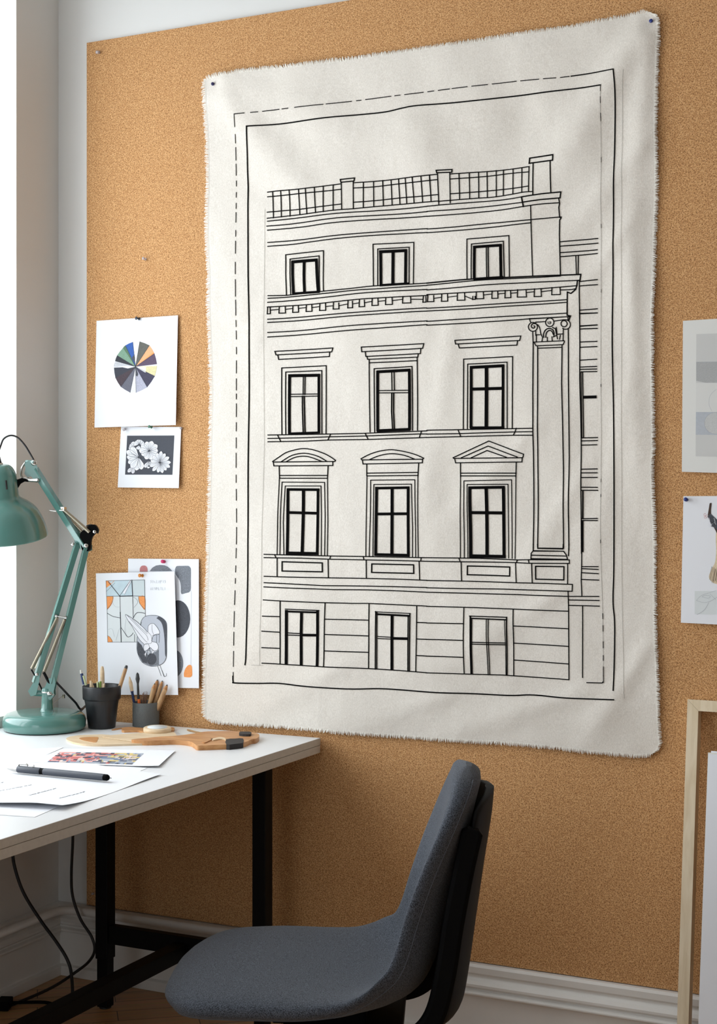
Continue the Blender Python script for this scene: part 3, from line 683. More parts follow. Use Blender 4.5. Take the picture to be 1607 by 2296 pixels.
# frayed edges
def fringe(edge, outward, name):
    mb = MB(); A = arclen(edge); Ltot = sum(math.hypot(q[0]-p[0], q[1]-p[1]) for p, q in zip(edge[:-1], edge[1:]))
    n = int(Ltot / 1.7); drift = 0; ln = 9
    for i in range(n):
        t = i / n
        x, y = interp(t, A)
        drift = drift*0.93 + random.uniform(-1, 1)*0.8
        ln = ln*0.93 + 0.07*random.uniform(5, 14)
        l = ln * random.uniform(0.7, 1.15)
        if i < 3 or i > n-4: l *= 0.6
        ox, oy = outward
        tx, ty = -oy, ox
        bx, by = x - ox*1.5 + random.uniform(-.4, .4)*abs(tx), y - oy*1.5 + random.uniform(-.4, .4)*abs(ty)
        ex, ey = bx + ox*l + tx*drift*0.9 + tx*random.uniform(-1.2, 1.2), by + oy*l + ty*drift*0.9 + ty*random.uniform(-1.2, 1.2)
        w = random.uniform(0.5, 0.8)
        h0 = cf(bx, by, 0.0004); lift = random.uniform(-0.004, 0.003)
        mid = ((bx+ex)/2, (by+ey)/2)
        a1 = cf(bx - tx*w, by - ty*w, 0.0004); a2 = cf(bx + tx*w, by + ty*w, 0.0004)
        m1 = cf(mid[0] - tx*w, mid[1] - ty*w, 0.001); m2 = cf(mid[0] + tx*w, mid[1] + ty*w, 0.001)
        e1 = cf(ex - tx*w*0.6, ey - ty*w*0.6, lift*0.5); e2 = cf(ex + tx*w*0.6, ey + ty*w*0.6, lift*0.5)
        d = V((0, 0.0007, 0))
        mb.face([a1, m1, m2, a2]); mb.face([m1, e1, e2, m2])
        mb.face([a1+d, a2+d, m2+d, m1+d]); mb.face([m1+d, m2+d, e2+d, e1+d])
    o = mb.build('frayed_fringe', 'thread', hang); o['kind'] = 'stuff'
    return o
fringe(TOP, (-0.12, -0.99), 't'); fringe(BOT, (-0.05, 0.99), 'b'); fringe(LEFT, (-1, 0.12), 'l'); fringe(RIGHT, (1, 0.1), 'r')
# ------------------------------------------------------------------ prints pinned on the cork
MT['pgrey'] = stipple('graphite_grey', (84, 88, 96), (150, 155, 164))
MT['pdark'] = stipple('graphite_dark', (52, 54, 60), (92, 95, 104))
MT['pdeep'] = plain('print_slate', (70, 73, 82), 0.8, vary=0.06, vscale=300)
MT['pink'] = stipple('print_pink', (180, 110, 112), (208, 142, 142))
MT['porange'] = stipple('print_orange', (232, 140, 72), (246, 170, 104), 400)
MT['ppale'] = plain('print_pale_blue_grey', (208, 219, 222), 0.8)
MT['ppale2'] = plain('print_pale_grey', (222, 227, 228), 0.8)
MT['psky'] = plain('print_sky', (196, 214, 222), 0.8, vary=0.05, vscale=60)
MT['pline'] = plain('pencil_line', (62, 66, 72), 0.9)
MT['pfaint'] = plain('faint_pencil_line', (168, 172, 180), 0.9)
MT['pwhite'] = plain('print_white', (236, 237, 243), 0.8)
MT['plilac'] = stipple('print_lilac_grey', (180, 182, 200), (214, 216, 228))
MT['pcap'] = plain('capsule_light_grey', (190, 195, 206), 0.8)

def sheet(corners, y0, curl=0.008, mat='paper', n=14, thick=0.0012, side=0.0):
    """paper sheet given by its four surveyed corners; hangs free from its pinned top edge"""
    (ax, ay), (bx, by), (cx, cy), (dx, dy) = corners      # TL TR BR BL
    A_, B2, D_ = on_wall(ax, ay, y0), on_wall(bx, by, y0), on_wall(dx, dy, y0)
    def fn(px, py, lift=0.0):
        p = on_wall(px, py, y0)
        p.y -= 0.0014 + curl*(A_.z-p.z)/(A_.z-D_.z) + side*(p.x-A_.x)/(B2.x-A_.x) + lift
        return p
    s = Surf(fn); s.mi(mat)
    def q(u, v):
        return ((1-v)*((1-u)*ax + u*bx) + v*((1-u)*dx + u*cx), (1-v)*((1-u)*ay + u*by) + v*((1-u)*dy + u*cy))
    F = [[fn(*q(i/n, j/n)) for i in range(n+1)] for j in range(n+1)]
    B = [[p + V((0, thick, 0)) for p in r] for r in F]
    s.mb.grid(F, 0, True, flip=True); s.mb.grid(B, 0, True)
    edge = [F[0][i] for i in range(n)] + [F[j][n] for j in range(n)] + [F[n][n-i] for i in range(n)] + [F[n-j][0] for j in range(n)]
    s.mb.grid([edge + [edge[0]], [p + V((0, thick, 0)) for p in edge + [edge[0]]]], 0, False)
    return s

# colour wheel
s = sheet([(217, 719.5), (401, 707.5), (400.5, 953.5), (217, 959)], -0.0085, 0.010, side=0.004)
R2 = zoomed(180, 680, 5.217)
cw = [((628,455),(540,495),(52,94,170)), ((540,495),(512,525),(88,118,92)), ((512,525),(445,612),(124,158,136)), ((445,612),(422,680),(50,53,60)), ((422,685),(407,748),(198,200,206)), ((410,755),(430,875),(58,61,72)),
      ((430,875),(495,980),(72,60,68)), ((495,980),(608,1048),(104,105,118)), ((608,1048),(678,1048),(226,227,232)), ((678,1048),(808,985),(176,177,194)), ((808,985),(895,855),(66,63,84)),
      ((895,855),(920,735),(222,212,164)), ((918,715),(885,590),(92,76,98)), ((885,590),(825,495),(244,176,128)), ((825,495),(710,450),(98,98,92)), ((710,450),(628,455),(232,234,238))]
for k, (p, q, c) in enumerate(cw):
    MT['wheel%d' % k] = stipple('wheel_colour_%d' % k, [v*0.86 for v in c], [min(255, v*1.1) for v in c], 700)
    s.poly(R2([(665, 745), p, ((p[0]+q[0])/2 + ((p[0]+q[0])/2-665)*0.012, (p[1]+q[1])/2 + ((p[1]+q[1])/2-745)*0.012), q]), 'wheel%d' % k)
s.poly(R2([(665, 745), (885, 590), (872, 578)]), 'porange', 0.0006)
s.poly(R2([(665,745),(790,752),(785,815)]), 'pwhite', 0.0006); s.poly(R2([(665,745),(575,765),(470,742),(560,735)]), 'pwhite', 0.0006)
s.poly(R2([(668,750),(700,830),(690,860),(672,850)]), 'pdark', 0.0006); s.poly(R2([(658,650),(650,600),(620,640),(655,700)]), 'pdark', 0.0006)
for a in ((628,455),(540,495),(445,612),(430,875),(495,980),(608,1048),(678,1048),(808,985),(895,855),(885,590),(825,495),(710,450)):
    s.line(R2([(665, 745), a]), 0.7, 'pline', 0.0007)
tag(s.mb.build('art_print', s.mats), 'white art print with a colour wheel of wedges, upper left on the cork board', 'print')

# flowers on dark ground
s = sheet([(272, 956.5), (407.5, 957.5), (405, 1094.5), (267.5, 1093)], -0.0085, 0.007, side=0.002)
s.poly(R2([(555,1549),(1110,1547),(1097,2007),(541,2005)]), 'pdeep')
def petal(s, g, cx, cy, ang, r0, r1, w, lift=0.0007):
    ca, sa = math.cos(ang), math.sin(ang); P = []
    for t, k in ((0, .12), (.25, .5), (.55, .95), (.8, .95), (.95, .5), (1.02, .1)):
        r = r0 + (r1-r0)*t; P.append((cx + ca*r - sa*w*k/2, cy + sa*r + ca*w*k/2))
    for t, k in ((1.0, -.15), (.93, -.55), (.8, -.95), (.55, -.95), (.25, -.5), (0, -.12)):
        r = r0 + (r1-r0)*t; P.append((cx + ca*r - sa*w*k/2, cy + sa*r + ca*w*k/2))
    s.poly(g(P), 'pwhite', lift)
    s.line(g(P + [P[0]]), 0.45, 'pline', lift + 0.0001)
    for k in (-0.2, 0.05, 0.25):
        s.line(g([(cx + ca*(r0+4), cy + sa*(r0+4)), (cx + ca*r1*0.85 - sa*w*k, cy + sa*r1*0.85 + ca*w*k)]), 0.35, 'pgrey', lift + 0.0001)
rr = random.Random(3)
def bloom(cx, cy, angs, r, w):
    for k, a in enumerate(angs): petal(s, R2, cx, cy, math.radians(a), 12, r*rr.uniform(0.9, 1.08), w, 0.0006 + 0.00008*k)
bloom(700, 1655, (100, 250, 290, 330, 200), 62, 62); bloom(640, 1690, (170, 215, 260), 68, 60)
bloom(700, 1800, (150, 180, 205, 230, 100, 75, 125), 150, 74); bloom(640, 1900, (95, 130), 100, 44)
bloom(820, 1725, (215, 250, 285, 325, 0, 30, 70, 110, 150, 180), 112, 66); bloom(820, 1840, (60, 95, 120), 90, 46)
bloom(950, 1862, (0, 25, 50, 75, 100, 130, 160, 190, 220, 250, 275, 300, 330), 122, 46)
for c in ((945, 1862), (818, 1732), (712, 1808), (825, 1905)):
    s.poly(R2([(c[0]+13*math.cos(k*PI/4), c[1]+9*math.sin(k*PI/4)) for k in range(8)]), 'pdark', 0.002)
tag(s.mb.build('art_print', s.mats), 'small square print of white flowers on slate ground, below the colour wheel print', 'print')

# grey shapes (behind)
R3 = zoomed(190, 1230, 5.468)
s = sheet([(287.8, 1252.5), (447.8, 1253.5), (451, 1542), (291, 1540)], -0.0085, 0.007, side=0.004)
s.poly(R3(crom2([(682,283),(682,245),(700,215),(729,207),(760,215),(776,245),(778,283)], 4)), 'pink')
s.poly(R3([(805,276),(835,235),(880,208),(930,200),(985,203),(1030,222),(1060,248),(1084,276)]), 'pgrey')
s.poly(R3(crom2([(1117,255),(1130,222),(1150,212),(1210,211),(1280,211),(1305,230),(1314,262),(1314,380),(1312,515),(1250,545),(1198,552),(1192,470),(1180,400),(1150,350),(1122,310)], 3)), 'pgrey')
def ell(cx, cy, rx, ry, a0=0, a1=360, n=28): return [(cx + rx*math.cos(math.radians(a0+(a1-a0)*i/n)), cy + ry*math.sin(math.radians(a0+(a1-a0)*i/n))) for i in range(n)]
s.poly(R3(ell(1160, 860, 152, 228)), 'pdark'); s.poly(R3(ell(1120, 1405, 112, 170)), 'pgrey')
s.poly(R3(crom2([(1243,1568),(1241,1520),(1262,1460),(1300,1422),(1335,1432),(1343,1490),(1343,1550),(1320,1572),(1280,1573)], 3)), 'porange')
s.line(R3([(1322, 520), (1326, 1420)]), 0.4, 'pfaint')
tag(s.mb.build('art_print', s.mats), 'white print of speckled grey shapes and an orange pebble, partly hidden by another', 'print')

# stained glass and iris (front)
s = sheet([(215.5, 1285.5), (394, 1281), (405, 1557), (224, 1557)], -0.0175, 0.006, side=0.006)
pan = [(268,395),(747,382),(753,585),(760,830),(700,960),(655,1142),(297,1145),(285,740)]
s.poly(R3(pan), 'ppale2')
s.poly(R3([(268,395),(590,386),(600,580),(277,584)]), 'psky', 0.0005); s.poly(R3([(590,386),(747,382),(753,583),(600,580)]), 'ppale', 0.0005)
s.poly(R3([(268,395),(375,392),(330,440),(274,480)]), 'porange', 0.0006); s.poly(R3([(300,400),(365,394),(335,430)]), 'psky', 0.0007)
s.poly(R3([(480,540),(560,388),(585,388),(500,560)]), 'pwhite', 0.0006)
s.poly(R3(crom2([(280,588),(358,587),(356,640),(330,700),(287,747)], 3)), 'porange', 0.0006)
s.poly(R3(crom2([(673,587),(752,586),(757,745),(715,710),(680,650)], 3)), 'porange', 0.0006)
s.poly(R3(crom2([(294,1062),(330,1090),(358,1140),(297,1145)], 3)), 'porange', 0.0006)
for p, w in (([(268,395),(747,382),(753,585),(762,830)],.8), ([(268,395),(285,740),(297,1145),(655,1142)],.8), ([(297,405),(440,580)],1.5), ([(440,580),(575,388)],1.0), ([(590,386),(602,580)],1.9), ([(440,583),(602,579)],2.2), ([(277,584),(440,583)],1.0), ([(602,580),(753,584)],1.0),
             ([(443,583),(450,780)],1.0), ([(450,780),(465,1143)],1.9), ([(602,580),(608,720),(612,850)],1.2), ([(275,525),(380,420)],.6), ([(500,560),(590,390)],.5)):
    s.line(R3(p), w, 'pline', 0.0008)
for p, w in (([(358,588),(345,660),(287,747)],.7), ([(675,588),(690,670),(757,745)],.8), ([(288,790),(360,830),(452,848)],1.2), ([(612,850),(640,800),(680,780),(755,792)],1.3), ([(465,970),(500,1020),(545,1080),(590,1060),(612,1030)],1.1), ([(605,590),(650,620),(665,660),(620,720)],.5),
             ([(360,595),(355,660),(390,710),(440,715)],.4), ([(300,990),(350,985),(380,1080)],.4), ([(400,1125),(430,1010),(450,970)],.4), ([(630,1050),(632,1142)],1.0), ([(295,1065),(330,1090),(358,1142)],.6), ([(520,860),(510,1000),(540,1075)],.4)):
    s.line(crom2(R3(p), 5), w, 'pline' if w > .45 else 'pfaint', 0.0008)
cap = crom2([(845,816),(760,830),(715,880),(700,960),(665,1080),(660,1200),(675,1290),(730,1390),(840,1438),(940,1425),(1000,1385),(1028,1310),(1028,1150),(1028,950),(1005,880),(930,828)], 4, True)
s.poly(R3(cap), 'pcap', 0.0009); s.line(R3(cap + [cap[0]]), 0.9, 'pline', 0.0011)
s.poly(R3([(661,1215),(700,1180),(760,1250),(800,1300),(900,1260),(935,1230),(938,1420),(840,1438),(730,1390),(675,1290)]), 'pgrey', 0.001)
s.poly(R3([(668,1130),(720,1180),(775,1290),(790,1400),(740,1392),(678,1295),(664,1220)]), 'pdark', 0.00105)
s.poly(R3(crom2([(930,826),(985,862),(1018,910),(1028,1000),(1028,1200),(1028,1320),(1012,1290),(1006,1150),(990,1000),(960,900),(900,850)], 3)), 'pdark', 0.001)
s.poly(R3(ell(845, 1350, 62, 70)), 'pdark', 0.0011)
iris = crom2([(515,808),(575,838),(640,880),(700,930),(750,975),(795,1020),(798,950),(840,915),(880,925),(935,1000),(935,1045),(870,1060),(848,1105),(850,1135),(905,1150),(930,1200),(915,1240),(870,1250),(838,1215),(820,1210),(790,1240),(755,1250),(745,1200),(752,1170),(700,1120),(650,1040),(600,950),(555,890)], 3, True)
s.poly(R3(iris), 'pwhite', 0.0013); s.line(R3(iris + [iris[0]]), 0.75, 'pline', 0.0015)
for p in ([(560,890),(640,980),(760,1120),(790,1140)], [(540,820),(680,960),(780,1060),(800,1120)], [(600,860),(700,960),(790,1040)], [(798,1020),(835,1060),(848,1110)], [(848,925),(850,1000),(870,1050)], [(750,1170),(830,1160),(850,1135)], [(850,1065),(935,1045),(935,1150)], [(760,1260),(770,1320),(820,1215)], [(820,1215),(830,1290),(860,1240)], [(755,1170),(800,1160),(820,1210)], [(905,1050),(905,1150)], [(705,940),(715,900)]):
    s.line(crom2(R3(p), 5), 0.6, 'pline', 0.0016)
for p in ([(775,1260),(752,1290),(768,1330),(780,1290)], [(838,1220),(850,1290),(880,1260),(860,1235)], [(790,1245),(820,1290),(830,1250)]): s.poly(R3(p), 'pwhite', 0.0014); s.line(R3(p + [p[0]]), 0.5, 'pline', 0.0016)
for p in ([(918,1430),(965,1555)], [(945,1415),(1000,1560)], [(975,1490),(1005,1565),(1030,1555),(1030,1525)]): s.line(R3(p), 0.8, 'pline', 0.0008)
# two rows of faint lettering, illegible in the photograph
glyphs = [[(0,4),(0,10),(5,12)], [(0,0),(4,12),(8,0)], [(2,0),(2,12)], [(0,0),(0,12),(6,12)], [(0,12),(4,0),(8,12)], [(0,0),(6,0),(3,0),(3,12)], [(6,0),(0,2),(6,8),(0,12)], [(0,12),(0,0),(6,3),(0,6)]]
for row, y, order in ((0, 388, (6,2,0,3,4,7,1,6)), (1, 474, (4,2,1,7,3,5,3,2))):
    x = 822
    for g in order:
        s.line(R3([(x + a*2.0, y + b2*2.6) for a, b2 in glyphs[g]]), 0.55, 'pfaint', 0.0008); x += 25
tag(s.mb.build('art_print', s.mats), 'white print of stained glass panes and an iris flower, hanging above the pencil pots', 'print')

# right hand prints
RR = zoomed(1400, 680, 3.1014)
MT['g1'] = plain('print_light_grey', (206, 206, 204), 0.8); MT['g2'] = stipple('print_mid_grey', (166, 167, 167), (182, 183, 183), 500)
MT['g3'] = plain('print_blue_grey', (184, 189, 196), 0.8, vary=0.04, vscale=200); MT['g4'] = plain('print_off_white', (220, 220, 217), 0.8); MT['g5'] = stipple('print_pebble', (190, 191, 190), (206, 207, 206), 500)
MT['twig'] = plain('twig_brown', (70, 52, 42), 0.8, vary=0.3, vscale=400); MT['plume'] = plain('plumage_cream', (226, 208, 178), 0.8, vary=0.08, vscale=200); MT['blush'] = plain('berry_pink', (214, 160, 158), 0.8)
s = sheet([(1531, 719.5), (1800, 703), (1800, 1066), (1530, 1058)], -0.0085, 0.007, 'paperw')
s.poly(RR([(500,215),(1240,190),(1240,1078),(499,1065)]), 'g1', 0.0003)
s.poly(RR([(500,410),(1240,398),(1240,556),(562,553),(501,540)]), 'g2', 0.0005)
s.poly(RR([(500,555),(1240,556),(1240,757),(499,757)]), 'g4', 0.0005)
s.poly(RR([(500,757),(1240,757),(1240,920),(499,915)]), 'g3', 0.0005)
s.poly(RR(ell(640, 835, 82, 76)), 'g5', 0.0006); s.line(RR(ell(640, 835, 82, 76) + [(722, 835)]), 0.7, 'pfaint', 0.0007)
s.line(RR(crom2([(610,750),(590,700),(600,640),(640,600)], 5)), 0.5, 'pfaint', 0.0006); s.line(RR([(500,410),(1240,398)]), 0.6, 'pfaint', 0.0007)
tag(s.mb.build('art_print', s.mats), 'off-white print with horizontal grey bands, upper right edge beside the canvas', 'print')
s = sheet([(1532, 1112.5), (1790, 1111), (1790, 1409), (1528, 1395.5)], -0.0085, 0.008, 'paper')
s.poly(RR([(492,2000),(760,2000),(760,2165),(493,2160)]), 'ppale2', 0.0003)
s.poly(RR(crom2([(592,1392),(600,1388),(606,1393),(602,1440),(608,1490),(640,1560),(660,1640),(645,1600),(590,1500),(580,1470)], 3)), 'twig', 0.0005)
s.poly(RR([(578,1480),(600,1462),(640,1500),(700,1560),(700,1640),(640,1570),(610,1550)]), 'pdark', 0.0006)
s.poly(RR(crom2([(640,1560),(636,1640),(640,1720),(632,1800),(612,1840),(590,1900),(610,1935),(640,1950),(700,1960),(820,1800),(840,1600),(740,1500)], 4)), 'plume', 0.0004)
for k in range(16):
    x = 596 + k*7 + rr.uniform(-3, 3); s.line(RR([(x+14, 1830+rr.uniform(-20, 20)), (x, 1925+rr.uniform(-20, 20))]), 0.6, 'twig', 0.0007)
for k in range(14):
    a = rr.uniform(578, 650); s.line(RR([(a, 1490+rr.uniform(0, 60)), (a+12, 1500+rr.uniform(0, 60))]), 0.9, 'pwhite' if k % 3 == 0 else 'pline', 0.0008)
for c in ((560,1470),(572,1480),(563,1488)): s.line(RR(ell(c[0], c[1], 8, 9, n=10)), 0.6, 'blush', 0.0006)
for p in ([(505,2065),(540,2030),(600,2010),(660,1990)], [(505,2065),(560,2080),(620,2060),(690,2010)], [(545,2040),(585,2050),(600,2035),(560,2030),(545,2040)], [(590,2080),(560,2130),(510,2163)], [(600,2020),(640,2060)]):
    s.line(crom2(RR(p), 5), 0.5, 'pfaint', 0.0007)
tag(s.mb.build('art_print', s.mats), 'white print of a feathered bird below a dark twig, lower right edge', 'print')

# push pins
MT['pinblue'] = plain('blue_pin_plastic', (22, 44, 120), 0.3); MT['pinnavy'] = plain('navy_pin_plastic', (50, 48, 92), 0.3); MT['pinpink'] = plain('magenta_pin_plastic', (206, 44, 104), 0.3)
MT['pinamber'] = plain('amber_pin_plastic', (212, 132, 40), 0.3); MT['pingreen'] = plain('green_pin_plastic', (60, 110, 84), 0.3); MT['pindark'] = plain('dark_pin_plastic', (44, 56, 72), 0.3)
def clear_mat():
    m, nt, p = nodes('clear_pin_plastic'); p.inputs['Base Color'].default_value = lin((232, 226, 230)); p.inputs['Roughness'].default_value = 0.12
    p.inputs['Transmission Weight'].default_value = 0.6; return m
MT['pinclear'] = clear_mat()
def pin(px, py, off, mat, label, dx=0.1, dz=-0.1, sc=1.0):
    o = on_wall(px, py, -0.008 - off - 0.010*sc)
    ax = V((dx, -1, dz)).normalized()
    c = o - ax * 0.0
    t = thing('push_pin', label, 'push pin', tuple(c), group='push pins in the cork board')
    b = MB(); b.tube([c - ax*0.002, c + ax*-0.0022, c - ax*(0.012*sc+off)], [0.0006, 0.0006, 0.0003], 6); b.build('needle', 'chrome', t)
    b = MB(); b.lathe([(0.0, -0.0065*sc), (0.0045*sc, -0.006*sc), (0.0045*sc, -0.0052*sc), (0.0026*sc, -0.004*sc), (0.0022*sc, 0.0), (0.003*sc, 0.002*sc), (0.0048*sc, 0.003*sc), (0.0048*sc, 0.0048*sc), (0.0040*sc, 0.0056*sc), (0, 0.0058*sc)], c, ax, 18)
    b.build('pin_head', mat, t)
    return t
G = None
def pn(*a, **k):
    return pin(*a, **k)
pn(219, 117, 0.0, 'pinclear', 'clear push pin at the top left corner of the cork board', 0.1, -0.25)
pn(477.5, 189, 0.0, 'pinnavy', 'dark violet push pin in the top left corner of the canvas hanging', 0.3, 0)
pn(1460.5, 48, 0.0, 'pinblue', 'blue push pin in the top right corner of the canvas hanging', -0.2, 0.1)
pn(323, 580, 0.0, 'pinclear', 'clear push pin alone on bare cork left of the canvas', -0.2, 0.1, sc=0.9)
pn(308, 714, 0.002, 'pindark', 'dark push pin holding the top of the colour wheel print', -0.4, 0.1)
pn(336.5, 957, 0.009, 'pingreen', 'green push pin between the colour wheel print and the flower print', -0.3, 0.2, sc=0.9)
pn(278.5, 963, 0.002, 'pinclear', 'clear push pin at the top left corner of the flower print', 0.2, -0.3, sc=0.8)
pn(405.5, 960, 0.002, 'pinclear', 'clear push pin at the top right corner of the flower print', 0.2, 0, sc=0.7)
pn(365.5, 1259, 0.002, 'pinpink', 'magenta push pin holding the print of grey shapes', 0.2, 0.1, sc=1.1)
pn(315.5, 1290.5, 0.010, 'pinamber', 'amber push pin holding the stained glass and iris print', -0.2, 0.1, sc=1.1)
pn(1537.5, 1120, 0.002, 'pinblue', 'blue push pin in the top left corner of the bird print', 0.0, 0.1)
pn(208, 2004, 0.0, 'pinclear', 'tiny clear push pin at the bottom left corner of the cork board', 0.0, 0.1, sc=0.7)
# ------------------------------------------------------------------ desk
DZ = 0.747
desk = thing('desk', 'white desk with square black metal legs standing under the window against the cork wall', 'desk', (0.445, -0.9, 0))
DY0, DY1, DX0, DX1 = -0.028, -1.95, 0.006, 0.881
b = MB(); b.span((DX0, DY0, DZ-0.019), (DX1, DY1, DZ)); 
b.m = [1, 1, 1, 1, 1, 0]; b.build('desktop', ['desk', 'deskedge'], desk, bevel=0.0012)
b = MB(); b.span((DX0, DY0, DZ-0.0395), (DX1-0.0008, DY1, DZ-0.0198)); b.build('lower_board', 'deskedge', desk, bevel=0.001)
b = MB(); b.span((DX0+.003, DY0-.003, DZ-0.0200), (DX1-0.0025, DY1+.003, DZ-0.0189)); b.build('joint_strip', 'seam', desk)
LEGY = (-0.207, -1.72)
for x in (0.315, 0.805):
    for y in LEGY:
        b = MB(); b.span((x-0.0195, y-0.0195, 0.135), (x+0.0195, y+0.0195, DZ-0.0395))
        l = b.build('leg', 'blackmetal', desk, bevel=0.002)
        b = MB(); b.span((x-0.0165, y-0.0165, 0.004), (x+0.0165, y+0.0165, 0.14)); b.build('leg_extension', 'blackmetal', l, bevel=0.002)
        b = MB(); b.lathe([(0.016, 0.0), (0.017, 0.004), (0.014, 0.006)], (x, y, 0), seg=20); b.build('foot_pad', 'rubber', l)
for y in LEGY:
    b = MB(); b.span((0.332, y-0.012, 0.178), (0.788, y+0.012, 0.228)); b.build('cross_rail', 'blackmetal', desk, bevel=0.0015)
    b = MB(); b.span((0.29, y-0.015, DZ-0.062), (0.822, y+0.015, DZ-0.0397)); b.build('top_rail', 'blackmetal', desk, bevel=0.0015)
b = MB(); b.span((0.545, LEGY[0]-0.012, 0.172), (0.585, LEGY[1]+0.012, 0.212)); b.build('stretcher', 'blackmetal', desk, bevel=0.0015)

# ------------------------------------------------------------------ lamp  (plane of the arms faces the room)
LC = V((0.129, -0.232, DZ)); LZ = 4.11
LU = RGT.copy(); LN = -FWD.copy()          # along the arms / towards the room
def lp(px, py, n=0.0):
    return LC + LU * ((px - 100) * LZ / F_PX) + V((0, 0, (HY - py) * LZ / F_PX + 1.39 - DZ)) + LN * n
lamp = thing('desk_lamp', 'teal balanced-arm desk lamp with round heavy base, in the corner by the window', 'lamp', tuple(LC))
b = MB(); b.lathe([(0.100, 0.0), (0.110, 0.003), (0.1135, 0.010), (0.1135, 0.026), (0.110, 0.037), (0.103, 0.044), (0.092, 0.0475), (0.05, 0.050), (0.0, 0.051)], LC, seg=64, mi=0)
base = b.build('base', 'teal', lamp)
b = MB(); b.lathe([(0.104, 0.0), (0.106, 0.0), (0.108, 0.003)], LC, seg=64); b.build('base_gasket', 'rubber', base)
pc = V((LC.x + 0.008*LU.x, LC.y + 0.008*LU.y, DZ + 0.049))
b = MB(); b.lathe([(0.024, 0), (0.019, 0.002), (0.0165, 0.010), (0.0145, 0.052), (0.0155, 0.056), (0.0155, 0.064), (0.010, 0.068), (0.0, 0.069)], pc, seg=32); b.build('post', 'teal', lamp)
b = MB(); b.lathe([(0.0158, 0.052), (0.0165, 0.053), (0.0165, 0.0555), (0.0158, 0.0565)], pc, seg=32, cap0=False, cap1=False); b.tube([pc + V((0.014, 0, 0.05)), pc + V((0.024, -0.004, 0.048))], 0.003, 10); b.build('clamp_ring', 'chrome', lamp)
# shoulder bracket
b = MB(); b.tube([lp(74, 1553), lp(112, 1556)], 0.0085, 20); b.build('shoulder_tube', 'teal', lamp)
def plate(pts, n0, n1, name, mat, par, bev=0.0012):
    m = MB(); P = [lp(x, y, n0) for x, y in pts]; m.prism(P, LN*(n1-n0)); return m.build(name, mat, par, bevel=bev)
plate([(66,1548),(78,1528),(86,1508),(93,1508),(90,1530),(84,1556),(72,1560)], 0.010, 0.014, 'side_plate', 'teal', lamp)
plate([(101,1562),(99,1548),(112,1520),(125,1516),(127,1530),(123,1548),(124,1558),(116,1568)], 0.010, 0.014, 'side_plate', 'teal', lamp)
plate([(101,1562),(99,1548),(112,1520),(125,1516),(127,1530),(123,1548),(124,1558),(116,1568)], -0.014, -0.010, 'side_plate', 'teal', lamp)
def screw(px, py, n, r=0.0055, par=None):
    m = MB(); m.lathe([(r, 0), (r, 0.002), (r*0.55, 0.0035), (0, 0.004)], lp(px, py, n), LN, 16); m.build('bolt', 'chrome', par or lamp)
screw(114, 1554, 0.014, 0.007); screw(86, 1511, 0.014, 0.005)
# lower pair of arms, channel section
def channel(a, c, w, d, name, rot=0.5):
    m = MB(); A, B_ = lp(*a), lp(*c); z = (B_-A).normalized(); x0 = LN.cross(z).normalized()
    x = (x0*math.cos(rot) + LN*math.sin(rot)).normalized(); yn = z.cross(x)
    for sx in (-1, 1):
        m.box((A+B_)/2 + x*sx*(w/2-0.001), (0.002, d, (B_-A).length), Matrix((x, yn, z)).transposed())
    m.box((A+B_)/2 + yn*(-d/2+0.001), (w-0.002, 0.002, (B_-A).length), Matrix((x, yn, z)).transposed())
    m.box((A+B_)/2 + yn*(d/2-0.001), (w-0.002, 0.002, (B_-A).length), Matrix((x, yn, z)).transposed())
    return m.build(name, 'teal', lamp, bevel=0.0008)
channel((80, 1530, 0.006), (175, 1219, 0.006), 0.0150, 0.015, 'lower_arm')
channel((119, 1532, 0.006), (196, 1222, 0.006), 0.0150, 0.015, 'lower_arm')
channel((79, 1052, 0.004), (190, 1227, 0.004), 0.018, 0.016, 'upper_arm')
# elbow casting and cover
plate(crom2([(182,1196),(190,1188),(200,1180),(212,1176),(220,1184),(217,1194),(208,1204),(205,1218),(204,1232),(196,1236),(186,1232),(182,1212)], 3, True), -0.009, 0.012, 'elbow_joint', 'blackplastic', lamp)
plate([(166,1212),(172,1206),(178,1214),(206,1222),(206,1234),(196,1238),(168,1224)], -0.011, -0.007, 'elbow_plate', 'teal', lamp)
screw(195, 1223, 0.0125, 0.0065); screw(214, 1192, 0.0125, 0.005); screw(166, 1220, 0.012, 0.005)
b = MB(); b.tube([lp(160, 1220, 0.006), lp(172, 1219, 0.006)], 0.0025, 8); b.build('arm_pin', 'chrome', lamp); b = MB(); b.tube([lp(113, 1144, 0.006), lp(128, 1146, 0.006)], 0.0032, 10); b.build('arm_pin', 'chrome', lamp)
b = MB(); b.tube(crom([lp(194, 1180, -0.002), lp(203, 1177, 0), lp(214, 1180, 0), lp(221, 1188, 0), lp(219, 1196, 0)], 6), 0.0022, 8); b.build('elbow_cable', 'cable', lamp)
